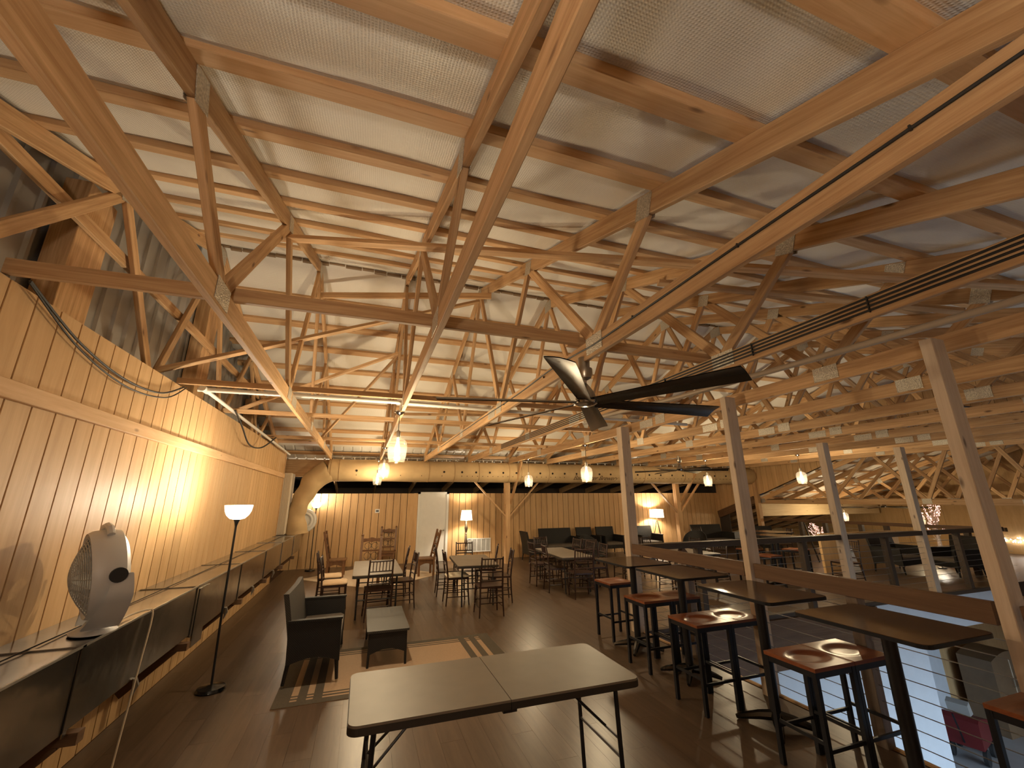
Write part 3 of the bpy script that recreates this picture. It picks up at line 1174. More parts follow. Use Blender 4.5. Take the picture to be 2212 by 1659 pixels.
MB().bx(-0.04, 0.04, -0.004, 0.0, -0.028, 0.028).build('display', 'screen', t)


# ---- lamps
def torchiere(loc, label, power, h=1.76, color=WARM):
    t = thing('floor_lamp', label, 'lamp', loc, group='black torchiere lamps')
    MB().lathe([(0.125, 0), (0.13, 0.012), (0.12, 0.035), (0.05, 0.045), (0.012, 0.055)], 28).build('base', 'blackgloss', t, True)
    MB().tube([(0, 0, 0.05), (-0.01, 0, 0.6), (-0.015, 0, h - 0.16)], 0.011, 10).build('pole', 'black', t, True)
    MB().lathe([(0.011, h - 0.22), (0.02, h - 0.18), (0.035, h - 0.145)], 16, (-0.015, 0, 0)).build('cup', 'black', t, True)
    prof = [(0.03, h - 0.15), (0.07, h - 0.14), (0.105, h - 0.105), (0.125, h - 0.06), (0.135, h), (0.128, h), (0.118, h - 0.055), (0.098, h - 0.095), (0.06, h - 0.125), (0.0, h - 0.13)]
    MB().lathe(prof, 28, (-0.015, 0, 0)).build('glass_bowl', 'bowl', t, True)
    l = point_light('lamp_light', (-0.015, 0, h + 0.03), power, color, 0.10)
    l.parent = t
    return t


torchiere((-1.26, 5.46, 0), 'black torchiere lamp with glowing white bowl beside the metal duct', 74)
torchiere((-1.17, 13.05, 0), 'black torchiere lamp in the far corner by the tan elbow', 60)
torchiere((-0.5, -0.9, 0), 'black torchiere lamp added unseen behind the camera as fill light', 52, color=(1, 0.92, 0.82))  # unseen lamp, added to fill the near ceiling and the post fronts

t = thing('floor_lamp', 'tall turned silver floor lamp with ribbed cream shade by the door', 'lamp', (3.06, 13.0, 0))
MB().lathe([(0.14, 0), (0.14, 0.02), (0.05, 0.05), (0.03, 0.08)], 24).build('base', 'nickel', t, True)
prof = [(0.02, 0.06), (0.03, 0.25), (0.045, 0.35), (0.02, 0.44), (0.03, 0.46), (0.055, 0.60), (0.03, 0.72), (0.02, 0.80), (0.04, 0.82), (0.02, 0.84), (0.03, 0.88), (0.055, 0.97), (0.03, 1.08), (0.012, 1.16), (0.03, 1.18), (0.01, 1.2), (0.01, 1.30)]
MB().lathe(prof, 16).build('turned_pole', 'nickel', t, True)
MB().lathe([(0.185, 1.20), (0.17, 1.33), (0.15, 1.49)], 32, cap=False).build('lamp_shade', 'shade', t, True)
for i in range(6):
    a = i * math.pi / 3 + 0.3
    MB().tube([(0.187 * math.cos(a), 0.187 * math.sin(a), 1.20), (0.152 * math.cos(a), 0.152 * math.sin(a), 1.49)], 0.004, 5).build('shade_rib', 'nickel', t)
l = point_light('lamp_light', (0, 0, 1.36), 70, WARM, 0.05)
l.parent = t
t = thing('floor_lamp', 'tripod floor lamp with drum shade behind the dark wicker seats', 'lamp', (10.15, 13.1, 0))
for i in range(3):
    a = i * 2.094 + 0.5
    MB().tube([(0.28 * math.cos(a), 0.28 * math.sin(a), 0), (0.02 * math.cos(a), 0.02 * math.sin(a), 1.03)], 0.011, 7).build('leg', 'black', t)
MB().tube([(0, 0, 1.0), (0, 0, 1.2)], 0.014, 8).build('stem', 'nickel', t)
MB().lathe([(0.25, 1.14), (0.24, 1.42)], 32, cap=False).build('lamp_shade', 'shade', t, True)
l = point_light('lamp_light', (0, 0, 1.28), 80, WARM, 0.05)
l.parent = t


# ---- jar pendants
def make_pendant(H):
    t = thing('pendant_lamp', '', 'pendant lamp', (0, 0, 0), group='glass jar pendant lamps')
    # local origin: bulb centre; chord underside is 0.47 above
    MB().lathe([(0.06, H), (0.06, H + 0.015), (0.035, H - 0.015), (0.012, H - 0.03)], 18).build('ceiling_cup', 'chrome', t, True)
    MB().tube([(0, 0, H - 0.02), (0, 0, 0.24)], 0.004, 6).build('cord', 'cable', t)
    MB().lathe([(0.022, 0.16), (0.026, 0.17), (0.026, 0.23), (0.012, 0.245)], 14).build('socket', 'nickel', t, True)
    prof = [(0.030, 0.165), (0.03, 0.215), (0.035, 0.16), (0.075, 0.145), (0.105, 0.105), (0.113, 0.05), (0.105, -0.05), (0.088, -0.125)]
    MB().lathe(prof[2:], 26, cap=False).build('glass_jar', 'glass', t, True)
    ring = [(0.088 * math.cos(a * math.pi / 13), 0.088 * math.sin(a * math.pi / 13), -0.125) for a in range(27)]
    MB().tube(ring, 0.005, 6, cap=False).build('jar_rim', 'glass', t, True)
    MB().lathe([(0.014, 0.15), (0.016, 0.10), (0.030, 0.05), (0.034, 0.0), (0.026, -0.05), (0.010, -0.07), (0.0, -0.072)], 16).build('bulb', 'bulb', t, True)
    return t


pend = [(0, 0.335, 5.0, 2.35, 'big glass jar pendant hanging nearest the camera', 110), (0, 0.345, 8.6, 2.35, 'second glass jar pendant in the left row', 120), (0, 0.31, 11.05, 2.305, 'third glass jar pendant, hanging in front of the tan duct at left', 60),
        (1, 3.98, 10.08, 2.245, 'glass jar pendant in front of the tan duct by the knee brace', 90), (1, 3.98, 7.08, 2.243, 'glass jar pendant in front of the printed duct lettering', 110),
        (1, 8.86, 9.13, 2.245, 'glass jar pendant in front of the tan duct near its far end', 110), (1, 10.08, 7.39, 2.256, 'rightmost glass jar pendant, over the far deck', 110),
        (0, 15.998, 10.45, 1.13, 'glass jar pendant added to brighten the wing, behind the left tall pale post', 95), (0, 15.998, 8.3, 1.13, 'glass jar pendant added to brighten the wing, behind the right tall pale post', 80)]  # wing pendants are extra lamps, put behind the posts to raise the light there
protos = {}
for (kind, x, y, z, lab, pw) in pend:
    if kind not in protos:
        o = protos[kind] = index_kids(make_pendant((0.455, 0.56)[kind]))
        o.location = (x, y, z)
        o['label'] = lab
        PM[o.name] = Matrix.Translation((x, y, z))
    else:
        o = dup(protos[kind], (x, y, z), 0, lab)
    l = point_light('lamp_light', (0, 0, -0.02), pw, (1.0, 0.84, 0.61), 0.04)
    l.parent = o


# ---- ceiling fans
def make_fan(R=1.12, blades=6):
    t = thing('ceiling_fan', '', 'ceiling fan', (0, 0, 0), group='ceiling fans')
    # local origin at hub, chord underside 0.29 above
    MB().tube([(0, 0, 0.235), (0, 0, 0.33)], 0.045, 16).build('mount_block', 'nickel', t, True)
    MB().lathe([(0.062, 0.24), (0.064, 0.20), (0.05, 0.165), (0.02, 0.15)], 24).build('canopy', 'nickel', t, True)
    MB().tube([(0, 0, 0.16), (0, 0, 0.10)], 0.014, 10).build('downrod', 'chrome', t, True)
    MB().lathe([(0.015, 0.125), (0.03, 0.105), (0.055, 0.07), (0.075, 0.03), (0.078, 0.0), (0.06, -0.01)], 28).build('motor', 'nickel', t, True)
    MB().lathe([(0.0, -0.052), (0.055, -0.05), (0.085, -0.035), (0.09, -0.02), (0.06, -0.01)], 28).build('hub', 'chrome', t, True)
    for i in range(blades):
        a = math.radians(-6 + 360 / blades * i)
        ca, sa = math.cos(a), math.sin(a)

        def f(u, v):
            r = 0.09 + (R - 0.09) * u
            w = 0.085 + 0.05 * u - (0.10 * max(0, u - 0.9) ** 1.5)
            s = (v - 0.5) * w * 2 * 0.62
            z = -0.025 - 0.30 * s + 0.010 * math.cos(math.pi * (v - 0.5)) - 0.02 * u
            return (ca * r - sa * s, sa * r + ca * s, z)
        mb = MB()
        mb.grid(f, 14, 6)
        g2 = lambda u, v: tuple(Vector(f(u, v)) - Vector((0, 0, 0.006)))
        mb.grid(g2, 14, 6)
        bl = mb.build('blade', 'blade', t, True)
    return t


fan = index_kids(make_fan())
fan.location = (1.54, 2.69, 2.53)
PM[fan.name] = Matrix.Translation((1.54, 2.69, 2.53))
fan['label'] = 'large near ceiling fan with long bronze blades and nickel motor'
dup(fan, (7.64, 8.75, 2.53), 0.5, 'ceiling fan over the far deck in front of the tan duct')
dup(fan, (16.2, 9.3, 1.52), 0.2, 'ceiling fan in the far wing before the pine header')

# ---- pipes, wires
t = thing('water_pipe', 'white plastic pipe along the top of the left wall', 'pipe', (-1.75, 5.3, 2.99))
mb = MB().tube([(-1.74, 5.3, 2.99), (-1.74, 8, 2.94), (-1.74, 11.2, 2.88)], 0.022, 10)
wbuild(mb, 'wall_run', 'pvc', t, True)
mb = MB().tube([(-1.80, 5.25, 2.985), (-1.0, 5.25, 2.99), (0.33, 5.25, 2.99)], 0.024, 10)
wbuild(mb, 'cross_run', 'pvc', t, True)
mb = MB().tube([(-1.74, 5.18, 2.99), (-1.74, 5.34, 2.99)], 0.034, 10)
wbuild(mb, 'tee_fitting', 'pvc', t, True)
mb = MB().tube([(0.30, 5.25, 2.985), (1.5, 5.30, 2.985), (5.0, 5.45, 2.985)], 0.024, 10)
wbuild(mb, 'cross_run', 'pvc', t, True)
t = tag(MB().tube([(3.06, 0.2, 2.74), (2.92, 1.7, 2.735), (2.80, 3.1, 2.74), (2.60, 4.6, 2.76)], 0.022, 10).build('conduit_pipe', 'conduit', None, True), 'beige conduit pipe slung below the trusses at upper right', 'pipe')


def wire(name, pts, r, label, mat='cable', cat='wire', group=None):
    o = MB().tube(pts, r, 6).build(name, mat, None, True)
    return tag(o, label, cat, group)


def cat(pts, n=10):
    P = [Vector(p) for p in pts]
    out = []
    for k in range(len(P) - 1):
        p0 = P[max(k - 1, 0)]
        p1, p2 = P[k], P[k + 1]
        p3 = P[min(k + 2, len(P) - 1)]
        for i in range(n):
            w = i / n
            out.append(0.5 * ((2 * p1) + (p2 - p0) * w + (2 * p0 - 5 * p1 + 4 * p2 - p3) * w * w + (3 * p1 - p0 - 3 * p2 + p3) * w ** 3))
    out.append(P[-1])
    return out


wire('power_cable', cat([(-1.80, 2.75, 2.96), (-1.82, 3.3, 2.80), (-1.82, 3.9, 2.72), (-1.82, 4.5, 2.76), (-1.82, 4.95, 2.93)]), 0.008, 'upper black cable sagging along the left wall top')
wire('power_cable', cat([(-1.80, 2.75, 2.95), (-1.815, 3.3, 2.76), (-1.815, 3.95, 2.67), (-1.815, 4.6, 2.74), (-1.81, 4.98, 2.93)]), 0.006, 'lower black cable sagging along the left wall top')
wire('power_cable', cat([(-1.70, 6.3, 2.97), (-1.74, 6.9, 2.85), (-1.75, 7.5, 2.66), (-1.72, 8.2, 2.70), (-1.6, 8.6, 2.93)]), 0.012, 'looped black cables hanging beside the white pipe on the left wall')
t = thing('chord_wire', 'single black wire clipped along the chord that holds the near fan', 'wire', (1.50, 3, 2.9))
mb = MB().tube([(1.512, -0.3, 2.90), (1.512, 1.2, 2.905), (1.512, 2.5, 2.895)], 0.006, 6)
wbuild(mb, 'wire', 'cable', t)
mb = MB().tube(cat([(1.512, 2.5, 2.895), (1.512, 3.2, 2.93), (1.512, 4.2, 2.91), (1.512, 6.0, 2.92), (1.512, 9.0, 2.91)]), 0.006, 6)
wbuild(mb, 'wire', 'cable', t)
for yy in (0.55, 1.2, 2.0, 3.4, 4.6):
    mb = MB().box((1.512, yy, 2.905), (0.012, 0.006, 0.018))
    wbuild(mb, 'clip', 'cable', t)
t = thing('chord_wire', 'bundle of black wires clipped along the next chord to the right', 'wire', (2.73, 3, 2.9))
for k in range(4):
    z = 2.86 + 0.026 * k
    mb = MB().tube([(2.734, -0.3, z), (2.734, 2.2, z + 0.003), (2.734, 4.2, z), (2.734, 8.5, z + 0.002)], 0.007, 6)
    wbuild(mb, 'wire', 'cable', t)
for yy in (0.7, 1.4, 2.2, 3.2, 4.6):
    mb = MB().box((2.733, yy, 2.90), (0.014, 0.006, 0.10))
    wbuild(mb, 'clip', 'cable', t)

# ---- white desk fan on the duct
t = thing('desk_fan', 'white plastic fan standing on the metal duct', 'fan', (-1.54, 3.52, 1.036), math.radians(122))
# base foot
mb = MB()
mb.lathe([(0.15, 0.0), (0.15, 0.006), (0.12, 0.016), (0.08, 0.035), (0.06, 0.06)], 28)
mb.v = [(x * 0.9, y * 0.75 - 0.05, z) for x, y, z in mb.v]
mb.build('foot', 'whiteplastic', t, True)
# curved side arms holding the head
for s in (-1, 1):
    def f(u, v):
        z = 0.03 + 0.32 * u
        y = -0.06 - 0.03 * math.sin(u * 2.2) + (v - 0.5) * (0.17 - 0.08 * u)
        x = s * (0.085 + 0.175 * min(1, u * 1.6) ** 0.8)
        return (x, y, z)
    mb = MB()
    mb.grid(f, 10, 4)
    mb.grid(lambda u, v: (f(u, v)[0] + s * 0.022, f(u, v)[1], f(u, v)[2]), 10, 4)
    # close rim
    mb.build('arm', 'whiteplastic', t, True)
    MB().tube([(s * 0.27, -0.06, 0.345), (s * 0.295, -0.06, 0.345)], 0.042, 20).build('tilt_knob', 'rubber', t, True)
hd = Matrix.Translation((0, -0.02, 0.335)) @ Matrix.Rotation(math.radians(-8), 4, 'X')
mb = MB()
# housing: shallow drum, axis along local y
prof = [(0.19, -0.11), (0.245, -0.085), (0.262, -0.03), (0.262, 0.045), (0.25, 0.07), (0.235, 0.05), (0.235, -0.06)]
n = 36
vs, fs = [], []
for r, yy in prof:
    for k in range(n):
        a = 2 * math.pi * k / n
        vs.append(hd @ Vector((r * math.cos(a), yy, r * math.sin(a))))
for i in range(len(prof) - 1):
    for k in range(n):
        k2 = (k + 1) % n
        fs.append((i * n + k, i * n + k2, (i + 1) * n + k2, (i + 1) * n + k))
mb.add(vs, fs)
mb.build('housing', 'whiteplastic', t, True)
# domed front grille made of rings and spokes
mb = MB()
for j in range(16):
    r = 0.235 * (j + 1) / 16
    yy = 0.055 + 0.085 * math.cos(r / 0.235 * math.pi / 2)
    ring = [hd @ Vector((r * math.cos(a * math.pi / 14), yy, r * math.sin(a * math.pi / 14))) for a in range(29)]
    mb.tube(ring, 0.0032, 4, cap=False)
mb.build('grille_rings', 'greyplastic', t)['kind'] = 'stuff'
mb = MB()
for j in range(24):
    a = j * math.pi / 12
    mb.tube([hd @ Vector((r * math.cos(a), 0.055 + 0.085 * math.cos(r / 0.235 * math.pi / 2), r * math.sin(a))) for r in (0.03, 0.09, 0.15, 0.2, 0.237)], 0.003, 4)
mb.build('grille_spokes', 'greyplastic', t)['kind'] = 'stuff'
mb = MB().lathe([(0.0, 0.0), (0.05, 0.0), (0.055, 0.03), (0.0, 0.04)], 16)
mb.v = [tuple(hd @ Vector((x, z + 0.10, y))) for x, y, z in mb.v]
mb.build('grille_hub', 'whiteplastic', t, True)
for i in range(5):
    a = i * 1.2566
    mb = MB().grid(lambda u, v: tuple(hd @ Vector(((0.03 + 0.18 * u) * math.cos(a + 0.5 * (v - 0.5) * (1 + u)), 0.02 * (v - 0.5), (0.03 + 0.18 * u) * math.sin(a + 0.5 * (v - 0.5) * (1 + u))))), 5, 4)
    mb.build('blade', 'greyplastic', t, True)
mb = MB().tube([hd @ Vector(p) for p in ((-0.13, -0.02, 0.235), (-0.10, -0.02, 0.272), (0, -0.02, 0.285), (0.10, -0.02, 0.272), (0.13, -0.02, 0.235))], 0.02, 8)
mb.build('handle', 'whiteplastic', t, True)
wire('fan_cord', cat([(-1.44, 3.62, 1.045), (-1.46, 3.85, 1.045), (-1.40, 4.0, 1.05), (-1.372, 4.02, 1.0), (-1.365, 3.95, 0.7), (-1.36, 3.86, 0.3), (-1.33, 3.72, 0.012), (-1.2, 3.3, 0.01), (-1.3, 2.8, 0.01)]), 0.006, 'beige fan cord hanging over the metal duct edge', 'cord', 'cord')


# ---- tables and chairs
def rounded(x0, x1, y0, y1, r, n=5):
    pts = []
    for cx, cy, a0 in ((x1 - r, y0 + r, -90), (x1 - r, y1 - r, 0), (x0 + r, y1 - r, 90), (x0 + r, y0 + r, 180)):
        for i in range(n + 1):
            a = math.radians(a0 + 90 * i / n)
            pts.append((cx + r * math.cos(a), cy + r * math.sin(a)))
    return pts


def make_folding_table(lx, ly, h, label, loc, rotz, fold=True):
    """long side along local x"""
    t = thing('folding_table', label, 'table', loc, rotz)
    x0, x1, y0, y1 = -lx / 2, lx / 2, -ly / 2, ly / 2
    # two halves of the top with a fine joint
    for s in (0, 1):
        a, b = (x0, -0.002) if s == 0 else (0.002, x1)
        pts = [p for p in rounded(x0, x1, y0, y1, 0.05)]
        cl = []
        for p in pts:
            cl.append((min(max(p[0], a), b), p[1]))
        # clamp creates straight inner edge
        seen = []
        for p in cl:
            if not seen or (abs(p[0] - seen[-1][0]) + abs(p[1] - seen[-1][1])) > 1e-6:
                seen.append(p)
        if (abs(seen[0][0] - seen[-1][0]) + abs(seen[0][1] - seen[-1][1])) < 1e-6:
            seen.pop()
        mb = MB().prism(seen, 2, h - 0.012, h)
        o = mb.build('table_half', 'tabletop', t)
        pts2 = rounded(x0 - 0.004, x1 + 0.004, y0 - 0.004, y1 + 0.004, 0.054)
        cl = [(min(max(p[0], a - (0.004 if s == 0 else 0)), b + (0.004 if s else 0)), p[1]) for p in pts2]
        seen = []
        for p in cl:
            if not seen or (abs(p[0] - seen[-1][0]) + abs(p[1] - seen[-1][1])) > 1e-6:
                seen.append(p)
        if (abs(seen[0][0] - seen[-1][0]) + abs(seen[0][1] - seen[-1][1])) < 1e-6:
            seen.pop()
        MB().prism(seen, 2, h - 0.045, h - 0.0125).build('rim', 'tableedge', o)
    for s in (-1, 1):
        xl = s * (lx / 2 - 0.13)
        for q in (-1, 1):
            MB().tube([(xl, q * (ly / 2 - 0.09), h - 0.045), (xl + s * 0.03, q * (ly / 2 - 0.09), 0.0)], 0.014, 8).build('leg', 'black', t)
        MB().tube([(xl + s * 0.018, -(ly / 2 - 0.09), h * 0.42), (xl + s * 0.018, ly / 2 - 0.09, h * 0.42)], 0.010, 6).build('cross_bar', 'black', t)
        MB().tube([(xl, -(ly / 2 - 0.09), h - 0.055), (xl, ly / 2 - 0.09, h - 0.055)], 0.012, 6).build('cross_bar', 'black', t)
        for q in (-1, 1):
            MB().tube([(xl + s * 0.012, q * 0.10, h * 0.55), (xl - s * 0.30, q * 0.06, h - 0.05)], 0.008, 6).build('brace', 'black', t)
        MB().tube([(xl + s * 0.010, -(ly / 2 - 0.09), h * 0.55), (xl + s * 0.010, ly / 2 - 0.09, h * 0.55)], 0.008, 6).build('cross_bar', 'black', t)
    MB().bx(-0.04, 0.04, y0 + 0.02, y0 + 0.06, h - 0.068, h - 0.045).build('latch', 'black', t)
    return t


make_folding_table(1.68, 0.69, 0.74, 'brown plastic folding table in the foreground', (0.865, 2.85, 0), 0)
make_folding_table(1.76, 0.78, 0.655, 'grey folding table with dark chairs on the left, beside the cream rug', (0.345, 8.38, 0), math.radians(90))
make_folding_table(1.48, 0.74, 0.68, 'grey folding table with dark chairs in the middle of the room', (2.12, 8.42, 0), math.radians(85))
make_folding_table(1.75, 0.70, 0.68, 'grey folding table crowded with dark chairs on the right', (4.26, 8.85, 0), math.radians(86))
make_folding_table(1.5, 0.72, 0.71, 'grey folding table behind the far railing', (6.7, 7.9, 0), math.radians(88))


def make_chair(cushion=None):
    """bamboo style ballroom chair, faces local +y"""
    t = thing('dining_chair', '', 'chair', (0, 0, 0))
    mt = 'chiavari'
    sw, sd, sh, H = 0.185, 0.180, 0.425, 0.885

    def leg(x, y0, top):
        pts = [(x * 1.08, y0 * 1.14, 0.0), (x * 1.02, y0 * 1.04, 0.22), (x, y0, sh)]
        if top:
            pts += [(x * 0.99, y0 - 0.012, 0.55), (x * 0.97, y0 - 0.035, 0.72), (x * 0.96, y0 - 0.065, H)]
        return pts
    MB().prism(rounded(-0.205, 0.205, -0.195, 0.205, 0.05, 4), 2, sh - 0.005, sh + 0.022).build('seat', mt, t)
    if cushion:
        mb = MB()
        n = 20
        prof = [(0.86, 0.0), (1.0, 0.012), (1.0, 0.028), (0.9, 0.045), (0.5, 0.052), (0.0, 0.053)]
        pts = rounded(-0.205, 0.205, -0.195, 0.205, 0.06, 4)
        vs, fs = [], []
        for r, z in prof:
            for p in pts:
                vs.append((p[0] * r, p[1] * r, sh + 0.022 + z))
        m = len(pts)
        for i in range(len(prof) - 1):
            for k in range(m):
                k2 = (k + 1) % m
                fs.append((i * m + k, i * m + k2, (i + 1) * m + k2, (i + 1) * m + k))
        mb.add(vs, fs)
        mb.build('cushion', cushion, t, True)
    for s in (-1, 1):
        MB().tube(leg(s * sw, sd, False), [0.011, 0.014, 0.015], 7).build('front_leg', mt, t, True)
        MB().tube(leg(s * sw, -sd, True) + [(s * sw * 0.96, -sd - 0.067, H + 0.012)], [0.011, 0.014, 0.015, 0.015, 0.014, 0.014, 0.007], 7).build('back_post', mt, t, True)
    yb = lambda z: -sd - 0.012 * min(1, max(0, (z - sh) / 0.12)) - 0.053 * max(0, (z - 0.55) / (H - 0.55))
    for nm, z in (('top_rail', H - 0.02), ('back_rail', 0.715), ('back_rail', 0.665), ('back_rail', 0.53)):
        MB().tube([(-sw * 0.96, yb(z), z), (0, yb(z) - 0.012, z), (sw * 0.96, yb(z), z)], 0.011, 7).build(nm, mt, t, True)
    for i in range(6):
        x = -0.125 + 0.05 * i
        MB().tube([(x, yb(0.715) - 0.009, 0.715), (x, yb(H - 0.02) - 0.009, H - 0.02)], 0.007, 6).build('spindle', mt, t)
    for z, w in ((0.14, 1.05), (0.25, 1.02)):
        for s in (-1, 1):
            MB().tube([(s * sw * w, -sd * w, z), (s * sw * w, sd * w, z)], 0.008, 6).build('stretcher', mt, t)
    for s in (-1, 1):
        MB().tube([(-sw * 1.02, s * sd * 1.03, 0.2), (sw * 1.02, s * sd * 1.03, 0.2)], 0.008, 6).build('stretcher', mt, t)
        MB().tube([(-sw, s * sd * 1.0, 0.36), (sw, s * sd * 1.0, 0.36)], 0.007, 6).build('stretcher', mt, t)
    return t


ch_plain = index_kids(make_chair())
ch_tan = index_kids(make_chair('cushion'))
ch_cream = index_kids(make_chair('cushionw'))
usedc = {}
GA, GB, GC, GD = 'chairs at the left grey table', 'chairs at the middle grey table', 'chairs at the right grey table', 'chairs on the far deck'
R = math.radians
# faces local +y ; rotz turns counter-clockwise
chairs = [
    (ch_tan, -0.33, 8.20, -90, 'dark ballroom chair with tan cushion on the left of the left table, nearer one', GA),
    (ch_tan, -0.45, 8.90, -88, 'dark ballroom chair with tan cushion on the left of the left table, farther one', GA),
    (ch_plain, 0.36, 7.62, 4, 'dark ballroom chair at the near end of the left table', GA),
    (ch_plain, 0.78, 8.22, 95, 'dark ballroom chair on the right of the left table, nearer one', GA),
    (ch_plain, 0.74, 9.20, 80, 'dark ballroom chair on the right of the left table, farther one', GA),
    (ch_plain, 1.72, 8.92, -95, 'dark ballroom chair on the left of the middle table, farther one', GB),
    (ch_cream, 1.75, 8.14, -92, 'dark ballroom chair with cream cushion on the left of the middle table', GB),
    (ch_plain, 2.10, 7.20, -2, 'dark ballroom chair at the near end of the middle table', GB),
    (ch_plain, 2.55, 8.02, 80, 'dark ballroom chair on the right of the middle table, nearer one', GB),
    (ch_plain, 2.52, 8.86, 70, 'dark ballroom chair on the right of the middle table, farther one', GB),
    (ch_plain, 2.22, 9.42, 176, 'dark ballroom chair at the far end of the middle table', GB),
    (ch_plain, 3.88, 9.15, -90, 'dark ballroom chair on the left of the right table, farther one', GC),
    (ch_plain, 3.90, 8.45, -98, 'dark ballroom chair on the left of the right table, nearer one', GC),
    (ch_plain, 4.12, 7.75, -10, 'dark ballroom chair at the near end of the right table', GC),
    (ch_plain, 4.72, 9.42, 95, 'dark ballroom chair on the right of the right table, farthest one', GC),
    (ch_plain, 4.74, 8.84, 92, 'dark ballroom chair on the right of the right table, middle one', GC),
    (ch_plain, 4.72, 8.28, 86, 'dark ballroom chair on the right of the right table, nearest one', GC),
    (ch_plain, 4.35, 10.0, 185, 'dark ballroom chair at the far end of the right table', GC),
    (ch_plain, 5.55, 8.35, 20, 'dark ballroom chair behind the first tall railing post, turned away', GD),
    (ch_plain, 5.35, 9.3, -60, 'dark ballroom chair between the right table and the barrel chair', GD),
    (ch_plain, 6.10, 8.9, 130, 'dark ballroom chair near the barrel chair, turned sideways', GD),
    (ch_plain, 5.95, 7.35, -90, 'dark ballroom chair left of the table behind the far railing', GD),
    (ch_plain, 7.35, 7.7, 90, 'dark ballroom chair right of the table behind the far railing, nearer one', GD),
    (ch_plain, 7.35, 8.5, 85, 'dark ballroom chair right of the table behind the far railing, farther one', GD),
    (ch_plain, 6.7, 9.0, 180, 'dark ballroom chair at the far end of the table behind the far railing', GD),
    (ch_plain, 10.35, 11.25, 170, 'dark ballroom chair beside the tripod lamp column', GD),
    (ch_plain, 11.2, 10.2, -30, 'dark ballroom chair before the farthest wicker loveseat', GD),
    (ch_plain, 12.3, 10.0, 60, 'dark ballroom chair right of the farthest wicker loveseat', GD),
    (ch_plain, 10.05, 6.75, 82, 'dark ballroom chair behind the tall railing post, by the white leaning board', GD),
]
for proto_c, x, y, rz, lab, grp in chairs:
    if proto_c.name not in usedc:
        usedc[proto_c.name] = 1
        proto_c.location = (x, y, 0.002)
        proto_c.rotation_euler = (0, 0, R(rz))
        proto_c['label'] = lab
        proto_c['group'] = grp
    else:
        dup(proto_c, (x, y, 0.002), R(rz), lab, grp)


# ---- bar tables and stools
def make_bar_table(lx, ly, h):
    t = thing('bar_table', '', 'table', (0, 0, 0), group='bar height tables along the railing')
    o = MB().prism(rounded(-lx / 2, lx / 2, -ly / 2, ly / 2, 0.05), 2, h - 0.022, h).build('tabletop', 'bartop', t)
    MB().prism(rounded(-lx / 2 - 0.003, lx / 2 + 0.003, -ly / 2 - 0.003, ly / 2 + 0.003, 0.053), 2, h - 0.024, h - 0.003).build('edge_band', 'bluesteel', o)
    MB().lathe([(0.14, h - 0.04), (0.14, h - 0.024)], 16).build('mount_plate', 'black', t)
    MB().tube([(0, 0, 0.05), (0, 0, h - 0.035)], 0.040, 16).build('column', 'black', t, True)
    for i in range(4):
        a = math.radians(45 + 90 * i)
        ca, sa = math.cos(a), math.sin(a)
        MB().tube([(0.02 * ca, 0.02 * sa, 0.075), (0.12 * ca, 0.12 * sa, 0.062), (0.24 * ca, 0.24 * sa, 0.035), (0.30 * ca, 0.30 * sa, 0.018)], [0.042, 0.036, 0.026, 0.016], 8).build('foot', 'blackgloss', t, True)
    return t


SC = 1.076
bt = index_kids(make_bar_table(0.66, 0.78, 1.015))
bars = [(3.40, 4.98, 'bar height table farthest along the near railing'), (3.42, 4.11, 'second bar height table from the far end of the near railing'),
        (3.36, 3.06, 'bar height table with two stools, second from the camera'), (3.30, 2.05, 'bar height table nearest the camera at right')]
for i, (x, y, lab) in enumerate(bars):
    if i == 0:
        bt.location = (x, y, 0.002)
        bt['label'] = lab
    else:
        dup(bt, (x, y, 0.002), 0, lab)
dup(bt, (8.55, 7.1, 0.002), 0.1, 'bar height table behind the far railing', 'bar tables on the far deck')
dup(bt, (9.35, 7.9, 0.002), 0.0, 'bar height table near the back of the far deck', 'bar tables on the far deck')


